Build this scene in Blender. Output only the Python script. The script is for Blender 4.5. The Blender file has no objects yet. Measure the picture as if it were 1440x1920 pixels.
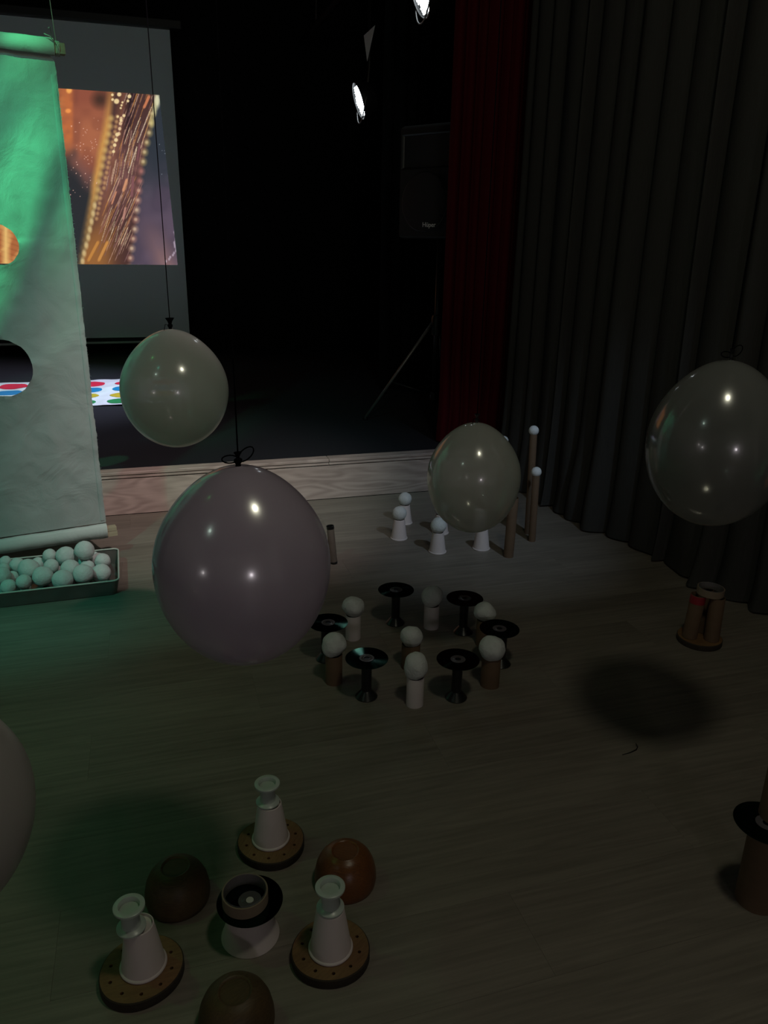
import bpy, bmesh, math, random
import numpy as np
from mathutils import Vector, Matrix, noise
from mathutils.geometry import delaunay_2d_cdt

random.seed(7)
SC = bpy.context.scene
COL = SC.collection
PI = math.pi
# ------------------------------------------------------------------ camera
cam_d = bpy.data.cameras.new('camera')
cam = bpy.data.objects.new('camera', cam_d)
COL.objects.link(cam)
R_ = Vector((0.957873, -0.286711, 0.016639)); F_ = Vector((0.275708, 0.901802, -0.332774))
R_.normalize(); F_.normalize(); U_ = R_.cross(F_).normalized()
cam.matrix_world = Matrix(((R_.x, U_.x, -F_.x, 0), (R_.y, U_.y, -F_.y, 0), (R_.z, U_.z, -F_.z, 1.22), (0, 0, 0, 1)))
cam_d.sensor_fit = 'HORIZONTAL'
cam_d.sensor_width = 36.0
cam_d.lens = 36.0
cam_d.clip_start = 0.05
SC.camera = cam
# ------------------------------------------------------------------ world and exposure
W = bpy.data.worlds.new('world'); SC.world = W
W.use_nodes = True
W.node_tree.nodes['Background'].inputs[0].default_value = (0.6, 0.7, 0.6, 1)
W.node_tree.nodes['Background'].inputs[1].default_value = 0.0
SC.view_settings.view_transform = 'Standard'
SC.view_settings.look = 'None'
SC.view_settings.exposure = 0.0
SC.view_settings.gamma = 1.0
SC.view_settings.use_curve_mapping = False
SC.cycles.max_bounces = 8
SC.cycles.use_denoising = True
SC.cycles.sample_clamp_indirect = 2.0
# ------------------------------------------------------------------ lights
def light(name, kind, loc, power, color, target=None, angle=60, blend=1.0, radius=0.05):
    d = bpy.data.lights.new(name, kind)
    d.energy = power; d.color = color; d.shadow_soft_size = radius
    if kind == 'SPOT':
        d.spot_size = math.radians(angle); d.spot_blend = blend
    o = bpy.data.objects.new(name, d); COL.objects.link(o)
    o.location = loc
    if target:
        o.rotation_euler = (Vector(target) - Vector(loc)).to_track_quat('-Z', 'Y').to_euler()
    return o

light('ceiling_lamp', 'POINT', (0.70, 0.54, 2.65), 17, (1, 0.97, 0.74), radius=0.12)
light('rear_left_lamp', 'POINT', (-1.99, 0.12, 2.95), 3.4, (0.75, 1, 0.85), radius=0.06)
light('low_left_lamp', 'POINT', (-3.0, -1.0, 1.1), 3.6, (1, 0.93, 0.94), radius=0.06)
light('doorway_lamp', 'POINT', (0.35, -2.6, 1.15), 10.5, (1, 0.9, 0.96), radius=0.10)
green = light('green_disco_lamp', 'SPOT', (-0.85, 1.60, 2.95), 108, (0.11, 1, 0.38), target=(-0.78, 2.95, 1.72), angle=40, blend=0.7, radius=0.02)
light('teal_wash_lamp', 'SPOT', (-1.30, 0.80, 2.9), 78, (0.10, 1, 0.76), target=(-0.60, 3.0, 0.75), angle=44, blend=0.6, radius=0.05)
light('floor_green_lamp', 'SPOT', (-1.4, 1.9, 2.9), 13, (0.16, 1, 0.24), target=(-1.0, 1.6, 0), angle=62, blend=1.0, radius=0.05)
light('pink_wash_lamp', 'SPOT', (0.50, 1.20, 2.7), 185, (1, 0.8, 0.79), target=(0.15, 3.50, 0.1), angle=36, blend=1.0, radius=0.04)
light('cool_side_lamp', 'SPOT', (1.65, 0.70, 2.5), 68, (0.6, 0.78, 1), target=(1.24, 3.0, 0.2), angle=31, blend=1.0, radius=0.06)

# moving pattern wheel of the green lamp: soft streaks in the lamp's own direction space
gn = green.data; gn.use_nodes = True
nt = gn.node_tree; em = nt.nodes['Emission']
tc = nt.nodes.new('ShaderNodeTexCoord')
mr_ = nt.nodes.new('ShaderNodeMapping'); mr_.inputs['Rotation'].default_value = (0, 0, math.radians(40))
mp = nt.nodes.new('ShaderNodeMapping'); mp.inputs['Scale'].default_value = (13.0, 1.8, 1.0); mp.inputs['Location'].default_value = (3.7, 0.0, 0.0)
nz = nt.nodes.new('ShaderNodeTexNoise'); nz.inputs['Scale'].default_value = 1.0; nz.inputs['Detail'].default_value = 1.5
nz.inputs['Distortion'].default_value = 0.8
rp = nt.nodes.new('ShaderNodeValToRGB'); rp.color_ramp.elements[0].position = 0.47; rp.color_ramp.elements[1].position = 0.68
rp.color_ramp.elements[0].color = (0.05, 0.05, 0.05, 1); rp.color_ramp.elements[1].color = (3.0, 3.0, 3.0, 1)
nt.links.new(tc.outputs['Normal'], mr_.inputs['Vector']); nt.links.new(mr_.outputs[0], mp.inputs['Vector']); nt.links.new(mp.outputs[0], nz.inputs['Vector'])
nt.links.new(nz.outputs['Fac'], rp.inputs['Fac']); nt.links.new(rp.outputs['Color'], em.inputs['Strength'])

# ------------------------------------------------------------------ materials
def srgb(c):
    return tuple(((v / 255) / 12.92 if v / 255 <= 0.04045 else ((v / 255 + 0.055) / 1.055) ** 2.4) for v in c) + (1,)

def mat(name, color, rough=0.6, metal=0.0, var=0.12, scale=30.0, bump=0.0, bscale=80.0, spec=0.5, stretch=None, emission=None, estr=0):
    m = bpy.data.materials.new(name); m.use_nodes = True
    n = m.node_tree.nodes; l = m.node_tree.links; b = n['Principled BSDF']
    b.inputs['Roughness'].default_value = rough; b.inputs['Metallic'].default_value = metal
    b.inputs['Specular IOR Level'].default_value = spec
    t = n.new('ShaderNodeTexCoord'); mp = n.new('ShaderNodeMapping'); nz = n.new('ShaderNodeTexNoise')
    if stretch: mp.inputs['Scale'].default_value = stretch
    nz.inputs['Scale'].default_value = scale; nz.inputs['Detail'].default_value = 5
    l.new(t.outputs['Object'], mp.inputs[0]); l.new(mp.outputs[0], nz.inputs['Vector'])
    mx = n.new('ShaderNodeMix'); mx.data_type = 'RGBA'
    c = color[:3]
    mx.inputs['A'].default_value = tuple(v * (1 - var) for v in c) + (1,)
    mx.inputs['B'].default_value = tuple(min(1, v * (1 + var)) for v in c) + (1,)
    l.new(nz.outputs['Fac'], mx.inputs['Factor']); l.new(mx.outputs['Result'], b.inputs['Base Color'])
    if bump:
        n2 = n.new('ShaderNodeTexNoise'); n2.inputs['Scale'].default_value = bscale; n2.inputs['Detail'].default_value = 4
        l.new(mp.outputs[0], n2.inputs['Vector'])
        bp = n.new('ShaderNodeBump'); bp.inputs['Strength'].default_value = bump; bp.inputs['Distance'].default_value = 0.004
        l.new(n2.outputs['Fac'], bp.inputs['Height']); l.new(bp.outputs[0], b.inputs['Normal'])
    if emission:
        b.inputs['Emission Color'].default_value = tuple(emission[:3]) + (1,); b.inputs['Emission Strength'].default_value = estr
    return m

def wood_mat(name, light_c, dark_c, rough=0.45, along=1.0, across=11.0, rnd=True, contrast=0.5, streak=1.0):
    """oak laminate: long grain along local x, cathedral rings, per-piece offset"""
    m = bpy.data.materials.new(name); m.use_nodes = True
    n = m.node_tree.nodes; l = m.node_tree.links; b = n['Principled BSDF']
    b.inputs['Roughness'].default_value = rough; b.inputs['Specular IOR Level'].default_value = 0.35
    t = n.new('ShaderNodeTexCoord'); oi = n.new('ShaderNodeObjectInfo')
    ad = n.new('ShaderNodeVectorMath'); ad.operation = 'ADD'
    cm = n.new('ShaderNodeCombineXYZ'); ml = n.new('ShaderNodeMath'); ml.operation = 'MULTIPLY'; ml.inputs[1].default_value = 37.0 if rnd else 0
    l.new(oi.outputs['Random'], ml.inputs[0])
    for k in range(3): l.new(ml.outputs[0], cm.inputs[k])
    l.new(t.outputs['Object'], ad.inputs[0]); l.new(cm.outputs[0], ad.inputs[1])
    mp = n.new('ShaderNodeMapping'); mp.inputs['Scale'].default_value = (along, across, across)
    l.new(ad.outputs[0], mp.inputs[0])
    n1 = n.new('ShaderNodeTexNoise'); n1.inputs['Scale'].default_value = 0.9; n1.inputs['Detail'].default_value = 2
    l.new(mp.outputs[0], n1.inputs['Vector'])
    # rings: contour lines of the smooth noise
    m2 = n.new('ShaderNodeMath'); m2.operation = 'MULTIPLY'; m2.inputs[1].default_value = 75
    l.new(n1.outputs['Fac'], m2.inputs[0])
    sn = n.new('ShaderNodeMath'); sn.operation = 'SINE'; l.new(m2.outputs[0], sn.inputs[0])
    mr = n.new('ShaderNodeMapRange'); mr.inputs['From Min'].default_value = -1; mr.inputs['From Max'].default_value = 1
    l.new(sn.outputs[0], mr.inputs['Value'])
    n3 = n.new('ShaderNodeTexNoise'); n3.inputs['Scale'].default_value = 5.0; n3.inputs['Detail'].default_value = 6; n3.inputs['Roughness'].default_value = 0.7
    mp3 = n.new('ShaderNodeMapping'); mp3.inputs['Scale'].default_value = (along * 0.6, across * 1.6, across * 1.6)
    l.new(ad.outputs[0], mp3.inputs[0]); l.new(mp3.outputs[0], n3.inputs['Vector'])
    n4 = n.new('ShaderNodeTexNoise'); n4.inputs['Scale'].default_value = 0.8; n4.inputs['Detail'].default_value = 3
    mp4 = n.new('ShaderNodeMapping'); mp4.inputs['Scale'].default_value = (along * 1.4, across * 0.45, across * 0.45)
    l.new(ad.outputs[0], mp4.inputs[0]); l.new(mp4.outputs[0], n4.inputs['Vector'])
    a1 = n.new('ShaderNodeMath'); a1.operation = 'MULTIPLY_ADD'; a1.inputs[1].default_value = contrast * 0.30
    l.new(mr.outputs[0], a1.inputs[0])
    s3 = n.new('ShaderNodeMapRange'); s3.inputs['From Min'].default_value = 0.32; s3.inputs['From Max'].default_value = 0.68
    l.new(n3.outputs['Fac'], s3.inputs['Value'])
    a2 = n.new('ShaderNodeMath'); a2.operation = 'MULTIPLY_ADD'; a2.inputs[1].default_value = 0.45 * streak
    l.new(s3.outputs[0], a2.inputs[0])
    s4 = n.new('ShaderNodeMapRange'); s4.inputs['From Min'].default_value = 0.3; s4.inputs['From Max'].default_value = 0.7
    s4.inputs['To Max'].default_value = 0.45
    l.new(n4.outputs['Fac'], s4.inputs['Value']); l.new(s4.outputs[0], a2.inputs[2]); l.new(a2.outputs[0], a1.inputs[2])
    mx = n.new('ShaderNodeMix'); mx.data_type = 'RGBA'; mx.inputs['A'].default_value = dark_c; mx.inputs['B'].default_value = light_c
    l.new(a1.outputs[0], mx.inputs['Factor']); l.new(mx.outputs['Result'], b.inputs['Base Color'])
    bp = n.new('ShaderNodeBump'); bp.inputs['Strength'].default_value = 0.15; bp.inputs['Distance'].default_value = 0.001
    l.new(a1.outputs[0], bp.inputs['Height']); l.new(bp.outputs[0], b.inputs['Normal'])
    return m

M = {}
M['floor'] = wood_mat('oak_laminate', (0.27, 0.238, 0.195, 1), (0.125, 0.108, 0.088, 1), rough=0.5)
M['riser'] = wood_mat('oak_riser', (0.56, 0.45, 0.40, 1), (0.27, 0.205, 0.18, 1), rough=0.5, contrast=1.3, along=1.7, across=8, streak=0.8)
M['under'] = mat('screed', (0.02, 0.02, 0.02), 0.9)
M['stage'] = mat('dark_carpet', (0.022, 0.023, 0.028), 0.95, var=0.3, scale=200, bump=0.4, bscale=400, spec=0.1)
M['black_wall'] = mat('black_paint', (0.008, 0.008, 0.008), 0.95, spec=0.1)
M['room_wall'] = mat('grey_plaster', (0.38, 0.37, 0.35), 0.9, bump=0.2, spec=0.2)
M['black_cloth'] = mat('black_molton', (0.008, 0.009, 0.010), 0.95, spec=0.1, bump=0.3, bscale=500)
M['red_cloth'] = mat('red_velvet', (0.070, 0.0012, 0.004), 0.85, spec=0.15, bump=0.3, bscale=300)
M['grey_cloth'] = mat('grey_curtain', (0.046, 0.045, 0.042), 0.9, var=0.2, scale=260, stretch=(1, 1, 0.06), spec=0.1, bump=0.35, bscale=500)
M['lath'] = wood_mat('pine_lath', (0.5, 0.42, 0.30, 1), (0.3, 0.24, 0.16, 1), rough=0.7, along=3, across=40)
M['disc_wood'] = wood_mat('disc_wood', (0.26, 0.145, 0.062, 1), (0.12, 0.06, 0.028, 1), rough=0.6, along=9, across=45)
M['bark'] = mat('dark_bark', (0.035, 0.025, 0.016), 0.9, bump=0.8, bscale=90)
M['bowl_wood'] = wood_mat('bowl_wood', (0.20, 0.075, 0.025, 1), (0.085, 0.03, 0.012, 1), rough=0.3, along=8, across=50, contrast=0.8)
M['bowl_shaded'] = wood_mat('bowl_shaded', (0.12, 0.075, 0.035, 1), (0.045, 0.028, 0.014, 1), rough=0.5, along=8, across=50, contrast=0.8)  # bowl wood again, darkened: the left bowl's shade is put into the colour
M['card'] = mat('brown_cardboard', (0.135, 0.082, 0.046), 0.8, var=0.18, scale=12, bump=0.15, bscale=200, stretch=(1, 1, 3))
M['card_grey'] = mat('grey_cardboard', (0.13, 0.11, 0.085), 0.8, var=0.15, bump=0.15)
M['card_light'] = mat('pale_cardboard', (0.24, 0.18, 0.125), 0.8, var=0.12, bump=0.15)
M['white_tube'] = mat('white_card', (0.62, 0.56, 0.55), 0.7, var=0.06, bump=0.1)
M['paper_cup'] = mat('white_paper_cup', (0.68, 0.60, 0.58), 0.55, var=0.05, bump=0.05)
M['plastic'] = mat('milky_plastic', (0.46, 0.52, 0.47), 0.3, var=0.05)
M['ball'] = mat('white_felt', (0.62, 0.65, 0.63), 0.95, var=0.10, scale=60, bump=0.5, bscale=160, spec=0.1)
M['ball_sm'] = mat('white_foam', (0.72, 0.74, 0.74), 0.8, var=0.05, bump=0.15, bscale=300)
M['spool'] = mat('black_plastic', (0.010, 0.011, 0.011), 0.3, var=0.1)
M['black_metal'] = mat('black_metal', (0.012, 0.012, 0.013), 0.4)
M['grey_metal'] = mat('scuffed_metal', (0.25, 0.25, 0.25), 0.45, metal=0.7)
M['cabinet'] = mat('speaker_plastic', (0.022, 0.024, 0.025), 0.6, bump=0.4, bscale=300)
M['grille'] = mat('speaker_grille', (0.010, 0.010, 0.011), 0.7, bump=0.8, bscale=700)
M['horn'] = mat('horn_plastic', (0.014, 0.014, 0.016), 0.4)
M['logo'] = mat('logo_silver', (0.95, 0.95, 0.95), 0.6, emission=(0.75, 0.75, 0.75), estr=0.0)
M['thread'] = mat('black_thread', (0.003, 0.003, 0.004), 0.9, spec=0.02)
M['white_thread'] = mat('white_thread', (0.55, 0.55, 0.5), 0.8)
M['red_tape'] = mat('red_tape', (0.30, 0.02, 0.03), 0.5)
M['screen'] = mat('screen_fabric', (0.66, 0.75, 0.74), 0.9, var=0.02, spec=0.1)  # white fabric; the green light falling on it is mixed into the colour
M['black_border'] = mat('screen_border', (0.006, 0.006, 0.006), 0.8)
M['bar'] = mat('screen_bar', (0.45, 0.45, 0.45), 0.5)
M['paper'] = mat('white_paper', (0.5, 0.5, 0.5), 0.8)
M['ink'] = mat('ink', (0.05, 0.05, 0.05), 0.8)
M['mat_white'] = mat('white_vinyl', (0.75, 0.76, 0.85), 0.45, var=0.03, bump=0.2, bscale=8)
for k, c in {'red': (0.72, 0.02, 0.07), 'blue': (0.0, 0.22, 0.52), 'yellow': (0.55, 0.40, 0.03), 'green': (0.01, 0.24, 0.08)}.items():
    M['dot_' + k] = mat('vinyl_' + k, c, 0.45, var=0.05)
M['rim'] = mat('white_rim', (0.55, 0.55, 0.5), 0.5)
M['led'] = mat('led_light', (1, 1, 1), 0.5, emission=(0.86, 0.95, 1.0), estr=14.0)
M['hub'] = mat('clear_hub', (0.10, 0.09, 0.10), 0.2)

def cloth_mat(name, color, trans=0.35, bump=0.5):
    m = bpy.data.materials.new(name); m.use_nodes = True
    n = m.node_tree.nodes; l = m.node_tree.links
    n.remove(n['Principled BSDF']); out = n['Material Output']
    d = n.new('ShaderNodeBsdfDiffuse'); t = n.new('ShaderNodeBsdfTranslucent'); mx = n.new('ShaderNodeMixShader')
    d.inputs[0].default_value = color; t.inputs[0].default_value = color; mx.inputs[0].default_value = trans
    tc = n.new('ShaderNodeTexCoord'); nz = n.new('ShaderNodeTexNoise'); nz.inputs['Scale'].default_value = 7; nz.inputs['Detail'].default_value = 6
    nz.inputs['Distortion'].default_value = 1.2
    n2 = n.new('ShaderNodeTexNoise'); n2.inputs['Scale'].default_value = 420; n2.inputs['Detail'].default_value = 1
    ad = n.new('ShaderNodeMath'); ad.operation = 'MULTIPLY_ADD'; ad.inputs[1].default_value = 0.06
    l.new(tc.outputs['Object'], nz.inputs['Vector']); l.new(tc.outputs['Object'], n2.inputs['Vector'])
    l.new(n2.outputs['Fac'], ad.inputs[0]); l.new(nz.outputs['Fac'], ad.inputs[2])
    bp = n.new('ShaderNodeBump'); bp.inputs['Strength'].default_value = bump; bp.inputs['Distance'].default_value = 0.018
    l.new(ad.outputs[0], bp.inputs['Height']); l.new(bp.outputs[0], d.inputs['Normal']); l.new(bp.outputs[0], t.inputs['Normal'])
    l.new(d.outputs[0], mx.inputs[1]); l.new(t.outputs[0], mx.inputs[2]); l.new(mx.outputs[0], out.inputs[0])
    return m
M['white_cloth'] = cloth_mat('white_cotton', (0.50, 0.55, 0.54, 1))
M['sleeve_cloth'] = cloth_mat('white_cotton_sleeve', (0.62, 0.66, 0.64, 1), 0.15, 0.3)

def balloon_mat(name, body, clear, gloss_rough=0.08, sheen=0.10):
    m = bpy.data.materials.new(name); m.use_nodes = True
    n = m.node_tree.nodes; l = m.node_tree.links
    n.remove(n['Principled BSDF']); out = n['Material Output']
    d = n.new('ShaderNodeBsdfDiffuse'); d.inputs[0].default_value = body
    t = n.new('ShaderNodeBsdfTranslucent'); t.inputs[0].default_value = body
    nz = n.new('ShaderNodeTexNoise'); nz.inputs['Scale'].default_value = 4
    tc = n.new('ShaderNodeTexCoord'); l.new(tc.outputs['Object'], nz.inputs['Vector'])
    mr = n.new('ShaderNodeMapRange'); mr.inputs['To Min'].default_value = 0.4; mr.inputs['To Max'].default_value = 0.6
    l.new(nz.outputs['Fac'], mr.inputs['Value'])
    m1 = n.new('ShaderNodeMixShader'); l.new(mr.outputs[0], m1.inputs[0]); l.new(d.outputs[0], m1.inputs[1]); l.new(t.outputs[0], m1.inputs[2])
    # pearly soft sheen under the clear gloss
    g2 = n.new('ShaderNodeBsdfGlossy'); g2.inputs['Roughness'].default_value = 0.20; g2.inputs['Color'].default_value = (1, 1, 1, 1)
    ms = n.new('ShaderNodeMixShader'); ms.inputs[0].default_value = sheen
    l.new(m1.outputs[0], ms.inputs[1]); l.new(g2.outputs[0], ms.inputs[2])
    tr = n.new('ShaderNodeBsdfTransparent'); tr.inputs[0].default_value = (0.95, 0.95, 0.92, 1)
    lw = n.new('ShaderNodeLayerWeight'); lw.inputs['Blend'].default_value = 0.35
    inv = n.new('ShaderNodeMapRange'); inv.inputs['From Min'].default_value = 0; inv.inputs['From Max'].default_value = 1
    inv.inputs['To Min'].default_value = clear; inv.inputs['To Max'].default_value = clear * 0.3
    l.new(lw.outputs['Facing'], inv.inputs['Value'])
    m2 = n.new('ShaderNodeMixShader'); l.new(inv.outputs[0], m2.inputs[0]); l.new(ms.outputs[0], m2.inputs[1]); l.new(tr.outputs[0], m2.inputs[2])
    g = n.new('ShaderNodeBsdfGlossy'); g.inputs['Roughness'].default_value = gloss_rough
    fr = n.new('ShaderNodeFresnel'); fr.inputs['IOR'].default_value = 1.45
    bf = n.new('ShaderNodeNewGeometry'); lim = n.new('ShaderNodeMath'); lim.operation = 'MINIMUM'; lim.inputs[1].default_value = 0.4
    l.new(fr.outputs[0], lim.inputs[0])
    m3 = n.new('ShaderNodeMixShader'); l.new(lim.outputs[0], m3.inputs[0]); l.new(m2.outputs[0], m3.inputs[1]); l.new(g.outputs[0], m3.inputs[2])
    l.new(m3.outputs[0], out.inputs[0])
    return m
M['balloon_pearl'] = balloon_mat('balloon_pearl', (0.84, 0.85, 0.80, 1), 0.12)
M['balloon_lilac'] = balloon_mat('balloon_lilac', (0.74, 0.63, 0.77, 1), 0.05, 0.10, 0.13)
M['balloon_clear'] = balloon_mat('balloon_clear', (0.82, 0.84, 0.80, 1), 0.42)
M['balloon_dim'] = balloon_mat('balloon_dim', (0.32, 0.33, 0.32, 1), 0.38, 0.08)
M['balloon_matt'] = balloon_mat('balloon_matt', (0.60, 0.56, 0.55, 1), 0.05, 0.3, 0.02)

def clear_mat(name, color, alpha, rough=0.2):
    m = mat(name, color, rough, var=0.4, scale=25)
    m.node_tree.nodes['Principled BSDF'].inputs['Alpha'].default_value = alpha
    return m
M['tray_clear'] = clear_mat('tray_plastic', (0.12, 0.11, 0.10), 0.72)
M['clear_tape'] = clear_mat('clear_tape_layers', (0.25, 0.25, 0.27), 0.35, 0.15)

CDROT = 0.25
def cd_mat():
    m = bpy.data.materials.new('optical_disc'); m.use_nodes = True
    n = m.node_tree.nodes; l = m.node_tree.links; b = n['Principled BSDF']
    b.inputs['Base Color'].default_value = (0.10, 0.13, 0.20, 1); b.inputs['Metallic'].default_value = 1.0
    b.inputs['Roughness'].default_value = 0.085; b.inputs['Anisotropic'].default_value = 0.97; b.inputs['Anisotropic Rotation'].default_value = CDROT
    tg = n.new('ShaderNodeTangent'); tg.direction_type = 'RADIAL'; tg.axis = 'Z'; l.new(tg.outputs[0], b.inputs['Tangent'])
    b.inputs['Coat Weight'].default_value = 0.35; b.inputs['Coat Roughness'].default_value = 0.03
    # diffraction tint that turns with the viewing angle and the groove radius
    lw = n.new('ShaderNodeLayerWeight'); t = n.new('ShaderNodeTexCoord')
    ln = n.new('ShaderNodeVectorMath'); ln.operation = 'LENGTH'; l.new(t.outputs['Object'], ln.inputs[0])
    sc = n.new('ShaderNodeMath'); sc.operation = 'MULTIPLY_ADD'; sc.inputs[1].default_value = 9.0
    l.new(ln.outputs['Value'], sc.inputs[0]); l.new(lw.outputs['Facing'], sc.inputs[2])
    rp = n.new('ShaderNodeValToRGB'); r = rp.color_ramp
    r.elements[0].position = 0.0; r.elements[0].color = (0.012, 0.018, 0.11, 1)
    r.elements[1].position = 1.0; r.elements[1].color = (0.006, 0.075, 0.045, 1)
    e = r.elements.new(0.5); e.color = (0.006, 0.035, 0.035, 1)
    l.new(sc.outputs[0], rp.inputs['Fac']); l.new(rp.outputs['Color'], b.inputs['Base Color'])
    return m
M['cd'] = cd_mat()

# ------------------------------------------------------------------ builders
def new_obj(name, me, parent=None, loc=(0, 0, 0), rot=(0, 0, 0)):
    o = bpy.data.objects.new(name, me); COL.objects.link(o)
    o.parent = parent; o.location = loc; o.rotation_euler = rot
    return o

def tag(o, label, cat, group=None):
    o['label'] = label; o['category'] = cat
    if group: o['group'] = group
    return o

def thing(name, label, cat, loc=(0, 0, 0), rot=(0, 0, 0), group=None):
    return tag(new_obj(name, None, None, loc, rot), label, cat, group)

def structure(o): o['kind'] = 'structure'; return o

def mesh_from(name, verts, faces, m, smooth=False):
    me = bpy.data.meshes.new(name); me.from_pydata([tuple(v) for v in verts], [], faces); me.update()
    if m: me.materials.append(m)
    if smooth: me.polygons.foreach_set('use_smooth', [True] * len(me.polygons))
    return me

def box_data(x0, x1, y0, y1, z0, z1):
    v = [(x, y, z) for z in (z0, z1) for y in (y0, y1) for x in (x0, x1)]
    f = [(0, 2, 3, 1), (4, 5, 7, 6), (0, 1, 5, 4), (2, 6, 7, 3), (0, 4, 6, 2), (1, 3, 7, 5)]
    return v, f

def box(name, x0, x1, y0, y1, z0, z1, m, parent=None, bevel=0.0, loc=(0, 0, 0), rot=(0, 0, 0)):
    v, f = box_data(x0, x1, y0, y1, z0, z1)
    me = mesh_from(name, v, f, m)
    if bevel:
        bm = bmesh.new(); bm.from_mesh(me)
        bmesh.ops.bevel(bm, geom=bm.edges[:], offset=bevel, segments=2, affect='EDGES', profile=0.5)
        bm.to_mesh(me); bm.free()
    return new_obj(name, me, parent, loc, rot)

def lathe_mesh(name, prof, m, n=40, smooth=True, wob=None, split=30):
    """prof: list of (r, z). r == 0 makes a pole."""
    v, f, rings = [], [], []
    for r, z in prof:
        if r <= 1e-6:
            rings.append([len(v)]); v.append((0, 0, z))
        else:
            s = len(v)
            for k in range(n):
                a = 2 * PI * k / n
                rr = r * (1 + (wob(a) if wob else 0))
                v.append((rr * math.cos(a), rr * math.sin(a), z))
            rings.append(list(range(s, s + n)))
    for A, B in zip(rings, rings[1:]):
        for k in range(n):
            k2 = (k + 1) % n
            if len(A) == 1 and len(B) == 1: continue
            if len(A) == 1: f.append((A[0], B[k2], B[k]))
            elif len(B) == 1: f.append((A[k], A[k2], B[0]))
            else: f.append((A[k], A[k2], B[k2], B[k]))
    me = mesh_from(name, v, f, m, smooth)
    bm = bmesh.new(); bm.from_mesh(me); bmesh.ops.recalc_face_normals(bm, faces=bm.faces[:])
    for e in bm.edges:
        if len(e.link_faces) == 2 and e.calc_face_angle(0) > math.radians(split): e.smooth = False
    bm.to_mesh(me); bm.free()
    return me

def lathe(name, prof, m, parent=None, loc=(0, 0, 0), rot=(0, 0, 0), **k):
    return new_obj(name, lathe_mesh(name, prof, m, **k), parent, loc, rot)

def tube_mesh(name, pts, r, m, n=8, closed=False):
    pts = [Vector(p) for p in pts]; v, f = [], []
    N = len(pts); rad = r if isinstance(r, (list, tuple)) else [r] * N
    up = None
    for i, p in enumerate(pts):
        if closed: t = pts[(i + 1) % N] - pts[i - 1]
        else: t = pts[min(i + 1, N - 1)] - pts[max(i - 1, 0)]
        t.normalize()
        if up is None:
            up = Vector((0, 0, 1)) if abs(t.z) < 0.9 else Vector((1, 0, 0))
        a = t.cross(up).normalized(); b = a.cross(t).normalized(); up = b
        for k in range(n):
            q = 2 * PI * k / n
            v.append(p + (a * math.cos(q) + b * math.sin(q)) * rad[i])
    for i in range(N if closed else N - 1):
        j = (i + 1) % N
        for k in range(n):
            k2 = (k + 1) % n
            f.append((i * n + k, i * n + k2, j * n + k2, j * n + k))
    if not closed:
        f.append(tuple(range(n))[::-1]); f.append(tuple((N - 1) * n + k for k in range(n)))
    return mesh_from(name, v, f, m, True)

def tube(name, pts, r, m, parent=None, n=8, closed=False, loc=(0, 0, 0), rot=(0, 0, 0)):
    return new_obj(name, tube_mesh(name, pts, r, m, n, closed), parent, loc, rot)

def join_meshes(name, parts, m):
    v, f = [], []
    for pv, pf in parts:
        s = len(v); v += [tuple(q) for q in pv]; f += [tuple(i + s for i in q) for q in pf]
    return mesh_from(name, v, f, m)

# ------------------------------------------------------------------ the room
H_ST = 0.205
Y_ST = 3.56
CEIL = 3.25
floor = structure(box('floor', -4.0, 2.45, -3.2, Y_ST, -0.06, -0.009, M['under']))
PW, PL = 0.192, 1.285
v, f = box_data(0.0001, PL - 0.0001, 0.0001, PW - 0.0001, -0.008, 0)
bmp = bmesh.new(); tmp = mesh_from('plank', v, f, M['floor']); bmp.from_mesh(tmp)
bmesh.ops.bevel(bmp, geom=[e for e in bmp.edges if all(abs(q.co.z) < 1e-6 for q in e.verts)], offset=0.00025, segments=1, affect='EDGES')
bmp.to_mesh(tmp); bmp.free()
cut = {}
def plank_mesh(x0, x1, w):
    key = (round(x0, 3), round(x1, 3), round(w, 3))
    if key not in cut:
        me = tmp.copy()
        sx = (x1 - x0) / PL; sy = w / PW
        for q in me.vertices: q.co.x = q.co.x * sx; q.co.y = q.co.y * sy
        cut[key] = me
    return cut[key]
row = 0; y = Y_ST
while y > -3.19:
    w = min(PW, y + 3.2); y -= w
    x = -4.0 - (row * 0.437) % PL
    while x < 2.449:
        a, b = max(x, -4.0), min(x + PL, 2.45)
        if b - a > 0.03:
            new_obj('plank', plank_mesh(0, b - a, w) if b - a < PL - 1e-4 or w < PW - 1e-4 else tmp, floor, (a, y, 0))
        x += PL
    row += 1

structure(box('wall_left', -4.1, -4.0, -3.3, 3.56, -0.06, 3.7, M['room_wall']))
structure(box('wall_right', 2.45, 2.55, -3.3, 3.56, -0.06, 3.7, M['room_wall']))
structure(box('wall_stage_left', -4.1, -4.0, 3.56, 7.85, -0.06, 3.7, M['black_wall']))
structure(box('wall_stage_right', 2.45, 2.55, 3.56, 7.85, -0.06, 3.7, M['black_wall']))
structure(box('wall_front', -4.0, 2.45, -3.3, -3.2, -0.06, 3.7, M['room_wall']))
structure(box('wall_back', -4.0, 2.45, 7.72, 7.85, -0.06, 3.7, M['black_wall']))
structure(box('ceiling', -4.0, 2.45, -3.2, 7.72, CEIL, CEIL + 0.1, M['black_wall']))
structure(box('floor_stage', -4.0, 2.45, Y_ST + 0.055, 7.72, 0.0, H_ST, M['stage']))

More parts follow.
